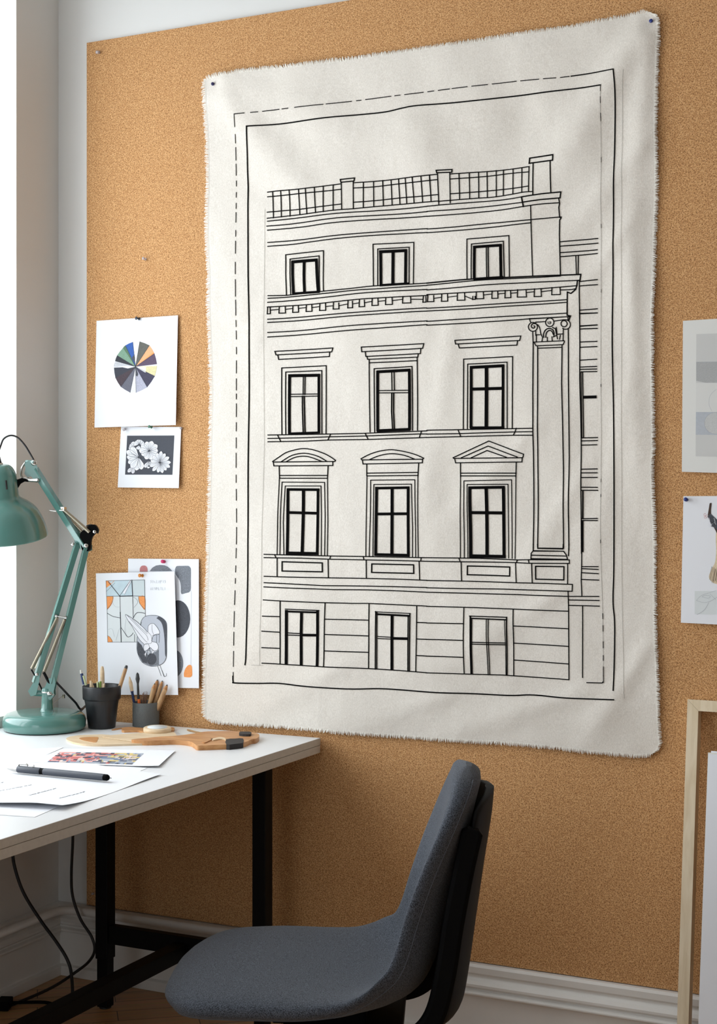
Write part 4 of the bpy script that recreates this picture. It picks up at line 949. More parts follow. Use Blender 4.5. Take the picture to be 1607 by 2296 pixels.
# springs
def spring(a, c, r=0.0042, turns=80, name='spring'):
    A, B_ = lp(*a), lp(*c); z = (B_-A).normalized(); x = LN.cross(z).normalized(); y = z.cross(x)
    pts = [A + (B_-A)*(i/(turns*8)) + (x*math.cos(i*2*PI/8) + y*math.sin(i*2*PI/8))*r for i in range(turns*8+1)]
    m = MB(); m.tube([A] + pts + [B_], 0.00095, 5); return m.build(name, 'brass', lamp)
spring((142, 1140, 0.013), (203, 1193, 0.014)); spring((140, 1146, 0.0), (190, 1198, 0.0))
spring((131, 1384, 0.012), (74, 1498, 0.012)); spring((148, 1388, 0.014), (102, 1504, 0.014)); spring((128, 1390, -0.006), (80, 1500, -0.006), 0.0035)
b = MB(); b.tube([lp(126, 1380, 0.012), lp(152, 1384, 0.014)], 0.0022, 8)
for p in ((129, 1380, 0.013), (150, 1384, 0.014)): b.lathe([(0.0045, -0.003), (0.0045, 0.003)], lp(*p), LU, 12)
b.build('spring_bar', 'chrome', lamp)
b = MB(); b.tube([lp(73, 1500, 0.012), lp(86, 1524, 0.008), lp(97, 1548, 0.006)], 0.0022, 8); b.tube([lp(101, 1506, 0.014), lp(110, 1524, 0.012), lp(114, 1532, 0.01)], 0.004, 8); b.build('spring_lever', 'blackmetal', lamp)
b = MB(); b.box(lp(143, 1141, 0.010), (0.016, 0.012, 0.010)); b.build('spring_clip', 'chrome', lamp)
# head bracket
plate([(58,1040),(66,1033),(76,1032),(82,1042),(78,1056),(70,1068),(60,1070),(54,1062)], -0.012, -0.007, 'head_bracket', 'teal', lamp)
plate([(58,1040),(66,1033),(76,1032),(84,1038),(92,1074),(82,1078),(70,1066),(62,1060)], 0.009, 0.013, 'head_bracket', 'teal', lamp)
screw(79, 1038, 0.013, 0.008); screw(86, 1077, 0.013, 0.006)
b = MB(); b.tube([lp(60, 1036, 0), lp(80, 1037, 0.013)], 0.006, 14); b.build('head_pivot', 'teal', lamp)
b = MB(); b.tube(crom([lp(58, 1038, 0.006), lp(51, 1050, 0.008), lp(49, 1066, 0.006), lp(54, 1073, 0.004)], 5), 0.003, 8); b.tube([lp(54, 1073, 0.005), lp(72, 1077, 0.008), lp(89, 1077, 0.014)], [0.005, 0.005, 0.006], 10)
b.build('swivel_link', 'chrome', lamp)
b = MB(); b.tube([lp(34, 1096, 0.012), lp(44, 1080, 0.006), lp(56, 1075, 0.005), lp(66, 1076, 0.006)], [0.009, 0.008, 0.006, 0.006], 12); b.build('swivel_joint', 'blackplastic', lamp)
# shade
ax = (V((0, 0, -1)) + LU*0.03 - LN*0.20).normalized()
so = lp(6, 1041, 0.03); so = so - LU*0.004
prof = [(0.010, 0.0), (0.026, 0.003), (0.037, 0.012), (0.044, 0.026), (0.047, 0.042), (0.0485, 0.080), (0.050, 0.092), (0.058, 0.100), (0.074, 0.110), (0.092, 0.126), (0.104, 0.146), (0.113, 0.168), (0.1185, 0.190), (0.1205, 0.203), (0.1195, 0.206)]
pp = [(p.x, p.y) for p in crom([(r, h, 0) for r, h in prof], 4)]
b = MB(); b.lathe(pp, so, ax, 72); b.lathe([(r-0.0016, h+0.0008) for r, h in reversed(pp)], so, ax, 72, mi=1, cap0=False, cap1=False)
b.lathe([pp[-1], (pp[-1][0]-0.0016, pp[-1][1]+0.0008)], so, ax, 72, cap0=False, cap1=False)
shade = b.build('lamp_shade', ['teal', 'tealin'], lamp)
for px_ in (10, 27, -8):
    a = math.asin(max(-1, min(1, ((px_-6)*LZ/F_PX + 0.002)/0.0495)))
    d = LU*math.sin(a) + LN*math.cos(a); c0 = so + ax*0.046 + d*0.0474; c1 = so + ax*0.071 + d*0.0482
    m = MB(); m.tube([c0, c1], 0.0026, 8); m.build('vent_slot', 'rubber', shade)
b = MB(); b.lathe([(0.0, -0.028), (0.0055, -0.028), (0.0075, -0.014), (0.0095, -0.004), (0.0095, 0.003)], so, ax, 24); b.build('cord_grip', 'rubber', lamp)
b = MB(); b.lathe([(0.012, -0.004), (0.012, 0.002)], so, ax, 24); b.build('collar', 'chrome', lamp)
b = MB(); b.lathe([(0.014, 0.05), (0.014, 0.10), (0.030, 0.14), (0.036, 0.165), (0.028, 0.19), (0.0, 0.20)], so, ax, 24); b.build('bulb', 'tealin', lamp)
b = MB(); b.tube(crom([so - ax*0.026, lp(2, 1000), lp(9, 984), lp(24, 976.5), lp(40, 981), lp(56, 998), lp(68, 1017), lp(77, 1032, 0.004)], 8), 0.0026, 10); b.build('cord', 'cable', lamp)
b = MB(); b.tube(crom([lp(122, 1526, -0.004), lp(136, 1542, -0.01), lp(152, 1562, -0.02), lp(164, 1580, -0.04), lp(172, 1597, -0.06), LC + V((0.02, 0.16, 0.045)), LC + V((-0.04, 0.19, 0.012)), V((0.03, -0.045, DZ+0.003)), V((0.012, -0.03, DZ+0.004)), V((0.004, -0.024, DZ-0.05))], 8), 0.0032, 10); b.build('cord', 'cable', lamp)
b = MB(); b.tube([lp(123, 1575, 0.0), lp(132, 1567, 0.0), lp(141, 1560, -0.01)], 0.0008, 6); b.box(lp(142, 1562, -0.008), (0.006, 0.005, 0.010)); b.build('cord_clip', 'brass', lamp)

# ------------------------------------------------------------------ pots with pencils
bp = V((0.253, -0.137, DZ))
pot = thing('flower_pot', 'matt black flower pot used as a pencil holder beside the lamp base', 'pot', tuple(bp))
b = MB(); b.lathe([(0.0, 0.0), (0.0345, 0.0), (0.0375, 0.002), (0.0465, 0.076), (0.0475, 0.079), (0.0510, 0.080), (0.0525, 0.083), (0.0535, 0.114), (0.0530, 0.117), (0.0515, 0.118), (0.0495, 0.116), (0.0480, 0.080), (0.034, 0.006), (0.0, 0.005)], bp, seg=64)
b.build('pot_body', 'pot', pot)
cp = V((0, 0, DZ)); q = on_level(327, 1627.5, DZ); cp = V((q.x, q.y, DZ))
cup = thing('pencil_cup', 'speckled grey cylindrical cup holding wooden pencils, near the cork wall', 'cup', tuple(cp))
b = MB(); b.lathe([(0.0, 0.0), (0.0355, 0.0), (0.0372, 0.0018), (0.0372, 0.066), (0.0360, 0.0675), (0.0345, 0.066), (0.034, 0.006), (0.0, 0.005)], cp, seg=64)
b.build('cup_body', 'concrete', cup)
def at_depth(px, py, Z):
    return CAM + FWD*Z + RGT*((px-CX)*Z/F_PX) + V((0, 0, (HY-py)*Z/F_PX))
def stick(top, bot, Z0_, Z1_, prof, name, mats, label, cat, group=None, parts=None):
    """a stick standing in a pot: foot at bot, head at top; prof = (t, radius) from foot to head"""
    A = at_depth(bot[0], bot[1], Z1_); B_ = at_depth(top[0], top[1], Z0_)
    t = thing(name, label, cat, tuple(A), group=group)
    for nm, m, t0, t1 in parts:
        pr = [(t0, None)] + [(k, None) for k, _ in prof if t0 < k < t1] + [(t1, None)]
        def rad(x):
            for (a0, r0), (a1, r1) in zip(prof[:-1], prof[1:]):
                if x <= a1: return r0 + (r1-r0)*(x-a0)/(a1-a0)
            return prof[-1][1]
        mb = MB(); mb.tube([A + (B_-A)*k for k, _ in pr], [max(0.0003, rad(k)) for k, _ in pr], 12); mb.build(nm, m, t)
    return t
MT['bluepaint'] = plain('blue_paint', (34, 58, 108), 0.4); MT['whitepaint'] = plain('worn_white_paint', (222, 218, 208), 0.5, vary=0.15, vscale=150)
MT['greenpaint'] = plain('fresh_green', (128, 156, 70), 0.6); MT['greenpale'] = plain('pale_green', (196, 204, 160), 0.6); MT['orangepaint'] = plain('orange_paint', (222, 104, 36), 0.5)
MT['graphite'] = plain('graphite', (60, 62, 64), 0.45, vary=0.3, vscale=120); MT['bristle'] = plain('stained_bristle', (150, 116, 96), 0.9, vary=0.4, vscale=500)
PZ = 4.14; KZ = 4.172
prof = [(0, .0045), (.82, .0045), (.95, .0042), (1, .0025)]
stick((181, 1502), (208, 1620), PZ+.02, PZ, prof, 'paintbrush', None, 'worn white and blue painted brush handle leaning left in the black pot', 'brush', parts=[('handle', 'whitepaint', 0, .72), ('painted_band', 'bluepaint', .72, .93), ('end_cap', 'whitepaint', .93, 1)])
stick((187, 1515), (216, 1620), PZ-.015, PZ-.01, [(0, .004), (1, .003)], 'pencil', None, 'dark pencil leaning left behind the white brush in the black pot', 'pencil', parts=[('shaft', 'graphite', 0, .8), ('painted_tip', 'greenpale', .8, 1)])
stick((203, 1526), (222, 1620), PZ-.02, PZ-.01, [(0, .002), (.7, .003), (.85, .0065), (1, .002)], 'palette_knife', None, 'cream oval-tipped stick low at the left rim of the black pot', 'tool', parts=[('shaft', 'maple', 0, 1)])
stick((229, 1494), (231, 1620), PZ+.015, PZ, [(0, .0062), (.9, .0060), (.97, .0045), (1, .003)], 'wooden_dowel', None, 'plain upright wooden stick in the middle of the black pot', 'stick', parts=[('shaft', 'maple', 0, 1)])
stick((284, 1492), (243, 1620), PZ-.0, PZ, [(0, .0052), (.9, .0052), (.97, .0045), (1, .003)], 'paintbrush', None, 'long brown wooden handle leaning right in the black pot', 'brush', parts=[('handle', 'pencilwood', 0, .95), ('painted_tip', 'graphite', .95, 1)])
for k, (x, y, x1, m, lb) in enumerate([(219, 1529, 222, 'greenpale', 'pale green short stalk tip at the front of the black pot'), (225, 1528, 225, 'greenpaint', 'bright green short stalk tip at the front of the black pot'), (233, 1533, 230, 'maple', 'cream short stick end right of the green stalks in the black pot')]):
    stick((x, y), (x1, 1615), PZ-.028, PZ-.02, [(0, .003), (1, .0032)], 'colour_stick', None, lb, 'stick', parts=[('shaft', m, 0, 1)])
# cup contents
stick((290, 1517), (307, 1612), KZ-.005, KZ, [(0, .0034), (.62, .0036), (.66, .0048), (.85, .0055), (1, .0014)], 'paintbrush', None, 'blue handled brush with cream oval tip at the left of the grey cup', 'brush', parts=[('handle', 'bluepaint', 0, .66), ('bristle_tip', 'maple', .66, 1)])
stick((308, 1508), (312, 1612), KZ+.01, KZ, [(0, .002), (.45, .0036), (.76, .003), (.86, .0062), (.97, .004), (1, .001)], 'paintbrush', None, 'dark grey metal brush standing upright in the grey cup', 'brush', parts=[('handle', 'graphite', 0, 1)])
for k, (x, y, x1, y1, dz, r) in enumerate([(353, 1524, 332, 1600, .012, .0062), (347, 1532, 327, 1610, -.012, .0058), (364, 1526, 338, 1605, .004, .0050), (375, 1535, 343, 1608, -.014, .0068), (384, 1517, 350, 1600, .010, .0066)]):
    lb = ['tallest rounded pencil behind the others in the grey cup', 'short front pencil nearest the cup centre with worn wood', 'thin pencil with a dark point between its neighbours in the grey cup', 'thick blunt front pencil leaning right in the grey cup', 'rightmost pencil with orange cut tip leaning out of the grey cup'][k]
    stick((x, y), (x1, y1), KZ+dz, KZ+dz*.6, [(0, r*.9), (.6, r), (.85, r*.95), (.96, r*.5), (1, r*.15)], 'pencil', None, lb, 'pencil', 'wooden pencils in the grey cup', parts=[('shaft', 'pencilwood', 0, .86), ('sharpened_tip', 'oak', .86, .97), ('lead', 'graphite', .97, 1)])
stick((311, 1568), (314, 1612), KZ-.020, KZ-.018, [(0, .003), (.6, .0045), (1, .0038)], 'crayon', None, 'short orange crayon at the front rim of the grey cup', 'crayon', parts=[('crayon_body', 'orangepaint', 0, 1)])
def brush_tuft(x0, y0, x1, lb):
    A = at_depth(x1, 1612, KZ-.005); B_ = at_depth(x0, y0, KZ-.005)
    t = thing('bristle_brush', lb, 'brush', tuple(A))
    m = MB(); m.tube([A, A + (B_-A)*.55], .004, 10); m.build('handle', 'pencilwood', t)
    m = MB()
    for k in range(16):
        o_ = V((random.uniform(-1, 1), random.uniform(-1, 1), 0))*.0045
        m.tube([A + (B_-A)*.5 + o_*.7, A + (B_-A)*random.uniform(.85, 1.05) + o_*1.4], .0006, 4)
    o = m.build('bristles', 'bristle', t); o['kind'] = 'stuff'
brush_tuft(318, 1556, 318, 'small stained bristle brush beside the orange crayon in the grey cup'); brush_tuft(325, 1552, 324, 'reddish bristle brush just left of the pencils in the grey cup')

# ------------------------------------------------------------------ things lying on the desk
ST = zoomed(140, 1600, 3.4935)
def slab(zp, z0, th, name, mats, parent=None, n=5, smooth=True, k=None, **kw):
    P = (k or ST)(zp); P = crom2(P, n, True) if smooth else P
    m = MB(); m.prism([on_level(x, y, z0) for x, y in P], V((0, 0, th)))
    return m.build(name, mats, parent, **kw)
pad0 = on_level(380, 1668, DZ)
spat = thing('wooden_paddle', 'long beech wood paddle with a broad handle end and black patches, lying across the desk', 'wooden tool', tuple(pad0))
slab([(30,212),(55,196),(110,186),(180,181),(270,178),(330,178),(500,196),(700,206),(860,204),(860,214),(860,238),(800,244),(750,246),(600,250),(450,254),(300,258),(160,252),(70,234)], DZ, 0.005, 'blade', 'maple', spat, bevel=0.0012)
slab([(540,240),(700,224),(780,216),(880,211),(960,202),(1040,190),(1110,178),(1200,174),(1300,172),(1380,176),(1460,180),(1505,186),(1538,198),(1538,216),(1515,234),(1478,240),(1440,258),(1400,270),(1340,278),(1200,284),(1100,288),(1052,288),(1030,272),(1004,258),(940,248),(860,244),(780,247),(640,250)], DZ, 0.0125, 'handle', 'oak', spat, bevel=0.003)
slab([(1282,242),(1350,236),(1412,234),(1418,262),(1405,272),(1340,280),(1284,283)], DZ-0.0, 0.0135, 'black_patch', 'darkwood', spat, 2, bevel=0.001)
slab([(1384,166),(1400,158),(1470,160),(1478,172),(1460,180),(1392,176)], DZ+0.0125, 0.006, 'black_patch', 'darkwood', spat, 3, bevel=0.0015)
slab([(140,190),(270,184),(275,206),(260,226),(210,220),(150,206)], DZ+0.005, 0.0006, 'grain_patch', 'oak', spat)
for i, (pl, lb) in enumerate([([(1095,222),(1130,216),(1165,204),(1180,206),(1150,218),(1120,232),(1100,232)], 'small brown wood shaving on the paddle handle, the left of two'), ([(1160,206),(1200,196),(1240,190),(1275,200),(1278,214),(1262,206),(1220,206),(1180,214)], 'pale curled wood shaving on the paddle handle, the right of two')]):
    o = slab(pl, DZ+0.0127, 0.0025, 'wood_shaving', ['oak', 'maple'][i], None, 3, bevel=0.0008); tag(o, lb, 'shaving')
o = slab([(315,185),(340,176),(420,168),(520,160),(640,152),(760,148),(862,146),(885,160),(905,198),(860,206),(700,222),(600,226),(500,214),(400,200)], DZ+0.0058, 0.0012, 'veneer_sheet', 'maple', None, 4)
tag(o, 'pale curved sheet of thin veneer lying on the paddle blade', 'veneer sheet')
o = slab([(465,132),(475,124),(520,120),(600,124),(700,130),(860,122),(872,142),(840,150),(700,156),(630,156),(600,148),(540,148),(470,148)], DZ+0.0001, 0.0055, 'wooden_spatula', 'oak', None, 4, bevel=0.001)
tag(o, 'short flat brown wooden spatula in front of the grey cup, under the wooden disc', 'wooden tool')
dc = on_level(352.5, 1641, DZ+0.0058)
disc = thing('wooden_disc', 'round pale wooden disc resting on the short spatula in front of the grey cup', 'wooden disc', tuple(dc))
b = MB(); b.lathe([(0.034, 0), (0.0372, 0.002), (0.0378, 0.006), (0.0372, 0.0115), (0.034, 0.013), (0, 0.013)], dc, V((0.03, -0.03, 1)), seg=56); b.build('disc_body', 'maple', disc)
b = MB(); b.lathe([(0.027, 0.0131), (0.027, 0.0136), (0.0, 0.0136)], dc, V((0.03, -0.03, 1)), seg=48); b.build('grey_inlay', 'ppale2', disc, label='pale grey worn centre of the disc')
o = slab([(900,146),(940,122),(985,112),(1040,124),(1118,154),(1110,164),(1040,166),(960,168)], DZ+0.0001, 0.0008, 'leather_offcut', 'paperw', None, 4)
tag(o, 'thin off-white offcut lying behind the paddle, right of the disc', 'offcut')
o = slab([(975,127),(1000,128),(1050,142),(1118,152),(1112,158),(1040,152),(985,138)], DZ+0.001, 0.0012, 'wood_shaving', 'pencilwood', None, 4); tag(o, 'slender brown shaving lying on the thin off-white offcut', 'shaving')
o = slab([(385,128),(420,118),(470,112),(465,120),(430,128),(395,133)], DZ+0.0001, 0.001, 'wood_shaving', 'oak', None, 3); tag(o, 'thin brown shaving on the desk in front of the black pot', 'shaving')

# papers
PZ_ = zoomed(0, 1640, 4.0175)
def desk_sheet(corners, z0, h, mat='paper', n=24, th=0.0004):
    (ax_, ay), (bx, by), (cx, cy), (dx, dy) = [(on_level(x, y, z0).x, on_level(x, y, z0).y) for x, y in corners]
    def q(u, v): return ((1-v)*((1-u)*ax_ + u*bx) + v*((1-u)*dx + u*cx), (1-v)*((1-u)*ay + u*by) + v*((1-u)*dy + u*cy))
    s = Surf(level_fn(z0)); s.mi(mat)
    F = []
    for j in range(n+1):
        F.append([V((*q(i/n, j/n), z0 + h(i/n, j/n))) for i in range(n+1)])
    s.mb.grid(F, 0, True, flip=True); s.mb.grid([[p - V((0, 0, th)) for p in r] for r in F], 0, True)
    edge = [F[0][i] for i in range(n)] + [F[j][n] for j in range(n)] + [F[n][n-i] for i in range(n)] + [F[n-j][0] for j in range(n)]
    s.mb.grid([edge + [edge[0]], [p - V((0, 0, th)) for p in edge + [edge[0]]]], 0, False)
    s.q = q; s.h = h; s.z0 = z0
    s.fn = lambda u, v, l=0.0: V((*q(u, v), z0 + h(u, v) + l))
    return s
# corner order: far-left, far-right, near-right, near-left
s = desk_sheet([(-40, 1692), (330, 1722), (78, 1832), (-330, 1806)], DZ+0.0006, lambda u, v: 0.0003*math.sin(u*9))
tag(s.mb.build('paper_sheet', s.mats), 'blank sheet lying underneath the handwritten sheet at the near edge of the desk', 'paper')
hh = lambda u, v: 0.0012 + 0.010*max(0, v-0.72)**2/0.0784*max(0, 1-abs(u-0.86)/0.5) + 0.0015*math.sin(v*7+1)*u
s = desk_sheet([(20, 1687), (361, 1738), (140, 1816), (-300, 1794)], DZ+0.001, hh)
rr = random.Random(11)
for u0, v0, u1 in ((0.70, 0.80, 0.88),):
    pass
def inv_xy(X, Y):
    u = v = 0.5
    for _ in range(20):
        e = 1e-3; x, y = s.q(u, v); xu, yu = s.q(u+e, v); xv, yv = s.q(u, v+e)
        a, b_, c, d = (xu-x)/e, (xv-x)/e, (yu-y)/e, (yv-y)/e; det = a*d-b_*c
        rx, ry = X-x, Y-y; u += (d*rx-b_*ry)/det; v += (-c*rx+a*ry)/det
    return u, v
def scrawl(pts, k=PZ_, w=0.0011):
    A, B_ = [k([p])[0] for p in pts]; P0 = on_level(A[0], A[1], DZ+0.003); P1 = on_level(B_[0], B_[1], DZ+0.003)
    d = (P1-P0); Ln = d.length; d.normalize(); nrm = V((-d.y, d.x, 0)); x = 0; m = s.mb; mi = s.mi('pline')
    while x < Ln:
        l = rr.uniform(.003, .010); zz = DZ + 0.0042
        a = P0 + d*x + nrm*rr.uniform(-.001, .001); c = P0 + d*min(Ln, x+l) + nrm*rr.uniform(-.001, .001)
        for q_ in (a, c):
            uu, vv = inv_xy(q_.x, q_.y); q_.z = s.z0 + s.h(uu, vv) + 0.0005
        m.face([a - nrm*w, c - nrm*w, c + nrm*w, a + nrm*w], mi)
        if rr.random() < .5:
            e = a + nrm*rr.choice((-.004, .004)); m.face([a - d*.0006, a + d*.0006, e + d*.0006, e - d*.0006], mi)
        x += l + rr.uniform(.001, .005)
s.mi('pline')
for p in (((-60, 545), (295, 472)), ((268, 572), (505, 505)), ((535, 600), (775, 532)), ((-60, 475), (35, 450))): scrawl(p)
hw = s.mb.build('handwritten_sheet', s.mats); tag(hw, 'large white sheet with short lines of black handwriting, lying under the pen', 'paper')
s = desk_sheet([(-70, 1700), (35, 1681), (142, 1676), (60, 1712)], DZ+0.0006, lambda u, v: 0.0004)
tag(s.mb.build('paper_sheet', s.mats), 'plain white sheet poking out behind the colourful print at the left', 'paper')
s = desk_sheet([(142, 1679), (393, 1683), (356, 1720), (62, 1709)], DZ+0.0028, lambda u, v: 0.0005 + 0.006*max(0, u-.75)**2*8*v)
pal = [('mz0', (226, 164, 158)), ('mz1', (204, 112, 108)), ('mz2', (96, 102, 120)), ('mz3', (220, 196, 124)), ('mz4', (170, 178, 190)), ('mz5', (110, 124, 150)), ('mz6', (232, 214, 206)), ('mz7', (66, 66, 80))]
for nme, c in pal: MT[nme] = plain('mosaic_' + nme[2:], c, 0.7, vary=0.08, vscale=300)
def invq(px, py):       # pixel on sheet -> sheet u, v by search
    t = on_level(px, py, s.z0); best = None; u = v = 0.5
    for _ in range(30):
        e = 1e-3; x, y = s.q(u, v); xu, yu = s.q(u+e, v); xv, yv = s.q(u, v+e)
        a, b_, c, d = (xu-x)/e, (xv-x)/e, (yu-y)/e, (yv-y)/e; det = a*d-b_*c
        rx, ry = t.x-x, t.y-y; u += (d*rx-b_*ry)/det; v += (-c*rx+a*ry)/det
    return u, v
qd = [invq(*PZ_([p])[0]) for p in ((540,187),(1295,200),(1190,300),(425,278))]
def qq(a, c):
    return tuple((1-c)*((1-a)*qd[0][i] + a*qd[1][i]) + c*((1-a)*qd[3][i] + a*qd[2][i]) for i in (0, 1))
NXM, NYM = 26, 9
XS = [[0] + sorted(rr.random() for _ in range(NXM-1)) + [1] for _ in range(NYM)]
for i in range(NXM):
    for j in range(NYM):
        a0, a1, c0, c1 = XS[j][i], XS[j][i+1], j/NYM, (j+1)/NYM; am = a0
        w_ = [3, 2, 1, .2, .3, .4, .8, .7] if am < .55 else [.3, .2, .5, 3, 2.5, 1, 1.5, .5]
        if j == NYM-1: w_ = [.4, .3, 2, .2, 2, 2, .5, 1.5]
        mname = rr.choices([n_ for n_, _ in pal], w_)[0]
        s.mb.face([s.fn(*qq(*p), 0.0003) for p in ((a0, c0), (a0, c1), (a1, c1), (a1, c0))], s.mi(mname))
for k in range(90):
    a, c = rr.random(), rr.random(); a2, c2 = min(1, a + rr.uniform(.02, .14)), min(1, max(0, c + rr.uniform(-.12, .12)))
    A, B_ = s.fn(*qq(a, c), .0006), s.fn(*qq(a2, c2), .0006); n_ = V((0, 0.0005, 0))
    s.mb.face([A-n_, B_-n_, B_+n_, A+n_], s.mi('pline'))
tag(s.mb.build('art_print', s.mats), 'print of a pink, yellow and blue mosaic streetscape lying flat on the desk', 'print')

# marker pen
MT['pengrey'] = plain('soft_touch_grey', (62, 66, 76), 0.45)
pa, pb = on_level(15, 1722, DZ+0.0125), on_level(244, 1744, DZ+0.0125)
pen = thing('pen', 'thick dark grey pen with silver tip lying across the handwritten sheet', 'pen', (pa.x, pa.y, DZ+0.004))
d = pb - pa; Lp = d.length; d.normalize()
b = MB(); b.lathe([(0.0012, 0), (0.0035, 0.006), (0.0062, 0.018), (0.0072, Lp*0.115)], pa, d, 28); b.build('silver_tip', 'chrome', pen, label='silver cone at the writing end')
b = MB(); b.lathe([(0.0076, Lp*0.115), (0.0080, Lp*0.12), (0.0080, Lp*0.335), (0.0076, Lp*0.34)], pa, d, 28); b.build('grip', 'pengrey', pen)
b = MB(); b.lathe([(0.0074, Lp*0.34), (0.0078, Lp*0.345), (0.0070, Lp*0.352), (0.0078, Lp*0.36), (0.0078, Lp*0.375)], pa, d, 28); b.build('joint_ring', 'blackplastic', pen)
b = MB(); b.lathe([(0.0078, Lp*0.375), (0.0080, Lp*0.38), (0.0078, Lp*0.93), (0.0074, Lp*0.955)], pa, d, 28); b.build('barrel', 'pengrey', pen)
b = MB(); b.lathe([(0.0074, Lp*0.955), (0.0072, Lp*0.985), (0.005, Lp*0.998), (0, Lp)], pa, d, 28); b.tube([pb, pb + d*0.007], 0.0008, 8); b.build('end_cap', 'blackplastic', pen)
up = V((0, 0, 1))
b = MB(); b.tube([pa + d*Lp*0.12 + up*0.009, pa + d*Lp*0.13 + up*0.0125, pa + d*Lp*0.20 + up*0.0128, pa + d*Lp*0.215 + up*0.010], 0.0022, 8); b.lathe([(0.004, -0.002), (0.004, 0.002)], pa + d*Lp*0.265 + up*0.0095, d, 14); b.build('clip', 'chrome', pen)

# cables under the desk
b = MB(); P = [on_wall(x, y, -0.10) for x, y in ((163, 1850), (163, 1890), (160, 1960), (163, 2010), (180, 2060), (205, 2100), (212, 2130), (200, 2155), (172, 2178))]
pts = P + [V((0.12, -0.19, 0.02)), V((0.08, -0.32, 0.004)), V((0.02+0.03, -0.50, 0.004))]
b.tube(crom(pts, 8), 0.0042, 10); tag(b.build('power_cable', 'cable'), 'black cable dropping from the desk near the wall corner and bending across the floor', 'cable')
c1 = thing('power_cable', 'black cable with a plug, hanging from the desk at the far left to the floor', 'cable', (0.05, -0.4, 0))
P = [on_wall(x, y, -0.24) for x, y in ((28, 1900), (32, 1940), (52, 2000), (90, 2062), (125, 2110), (150, 2150), (160, 2185), (160, 2212))]
b = MB(); b.tube(crom(P[:-1] + [V((P[-1].x, P[-1].y, 0.02)), V((P[-1].x-0.02, P[-1].y-0.03, 0.005))], 8), 0.0046, 10); b.build('cable', 'cable', c1)
g = on_level(10, 2262, 0.0)
b = MB(); b.box((g.x, g.y, 0.014), (0.035, 0.05, 0.026), Matrix.Rotation(0.4, 3, 'Z')); b.tube(crom([V((P[-1].x-0.02, P[-1].y-0.03, 0.005)), V(((P[-1].x+g.x)/2, (P[-1].y+g.y)/2+0.03, 0.005)), V((g.x+0.01, g.y+0.02, 0.012))], 6), 0.0044, 10)
b.build('plug', 'blackplastic', c1, bevel=0.003)
# ------------------------------------------------------------------ chair
a5 = math.radians(-3.5)
Fv = (-RGT*math.cos(a5) - FWD*math.sin(a5))
cl = CAM + FWD*2.92; cl.z = 0
chair = thing('office_chair', 'grey upholstered bucket swivel chair with black back frame, facing the desk', 'chair', tuple(cl), math.atan2(Fv.y, Fv.x))
PR = [(0.355, 0.418), (0.335, 0.440), (0.28, 0.452), (0.18, 0.452), (0.08, 0.446), (0.0, 0.442), (-0.06, 0.446), (-0.108, 0.470), (-0.136, 0.525), (-0.156, 0.61), (-0.176, 0.70), (-0.197, 0.79), (-0.216, 0.868)]
prof = crom([V((p[0], 0, p[1])) for p in PR], 8)
dist = [0]
for p, q in zip(prof[:-1], prof[1:]): dist.append(dist[-1] + (q-p).length)
LT = dist[-1]
def at_s(s):
    d = s*LT
    for i in range(len(dist)-1):
        if d <= dist[i+1] or i == len(dist)-2:
            k = (d-dist[i])/(dist[i+1]-dist[i]); p = prof[i].lerp(prof[i+1], k); t = (prof[i+1]-prof[i]).normalized(); break
    return p, t
def lerp_tab(s, tab):
    for (a, x), (b_, y) in zip(tab[:-1], tab[1:]):
        if s <= b_:
            i = tab.index((a, x)); xm = tab[max(0, i-1)]; xp = tab[min(len(tab)-1, i+2)]
            m0 = (y-xm[1])/max(1e-6, b_-xm[0]); m1 = (xp[1]-x)/max(1e-6, xp[0]-a); h = b_-a; k = (s-a)/h
            return (2*k**3-3*k*k+1)*x + (k**3-2*k*k+k)*h*m0 + (3*k*k-2*k**3)*y + (k**3-k*k)*h*m1
    return tab[-1][1]
WT = [(0, .225), (.12, .248), (.3, .258), (.45, .235), (.55, .19), (.68, .165), (.85, .182), (1, .188)]
CT = [(0, .002), (.2, .008), (.38, .024), (.50, .060), (.60, .060), (.75, .047), (.88, .026), (1, .002)]
TT = [(0, .030), (.2, .034), (.5, .024), (.85, .027), (1, .029)]
def smooth_t(s):
    p0, _ = at_s(max(0, s-.012)); p1, _ = at_s(min(1, s+.012)); return (p1-p0).normalized()
def pad_pt(s, th, wsc=1.0, tsc=1.0, off=0.0):
    p, _ = at_s(s); t = smooth_t(s); n = V((0, 1, 0)).cross(t); n = -n if n.z < 0 and s < .4 else n
    n = V((-t.z, 0, t.x)); 
    if n.z < -1e-6 or (abs(n.z) < 1e-6 and n.x < 0): n = -n
    n = V((t.z, 0, -t.x))          # seat: up;  back: forward
    if t.x < 0 and n.z < 0: n = -n
    w = lerp_tab(s, WT); a = .13
    if s < a: w *= max(0.0, 1-(1-s/a)**2.4)**(1/2.4)
    if s > 1-a: w *= max(0.0, 1-(1-(1-s)/a)**2.2)**(1/2.2)
    T = lerp_tab(s, TT); e = .022
    if s < e: T *= math.sqrt(max(0, 1-(1-s/e)**2))
    if s > 1-e: T *= math.sqrt(max(0, 1-(1-(1-s)/e)**2))
    c, sn = math.cos(th), math.sin(th)
    lat = w*wsc*(abs(c)**.8)*(1 if c >= 0 else -1); h = T*tsc*(abs(sn)**.75)*(1 if sn >= 0 else -1)
    v = lat/max(w, .03) if w > .001 else 0
    q0, _ = at_s(max(0, s-.13)); q1, _ = at_s(min(1, s+.13)); tw = (q1-q0).normalized(); nc = V((tw.z, 0, -tw.x))
    curl = lerp_tab(s, CT)*abs(v)**2.6
    return V((p.x, lat, p.z)) + n*(h + off) + nc*curl
NS, NT_ = 90, 48
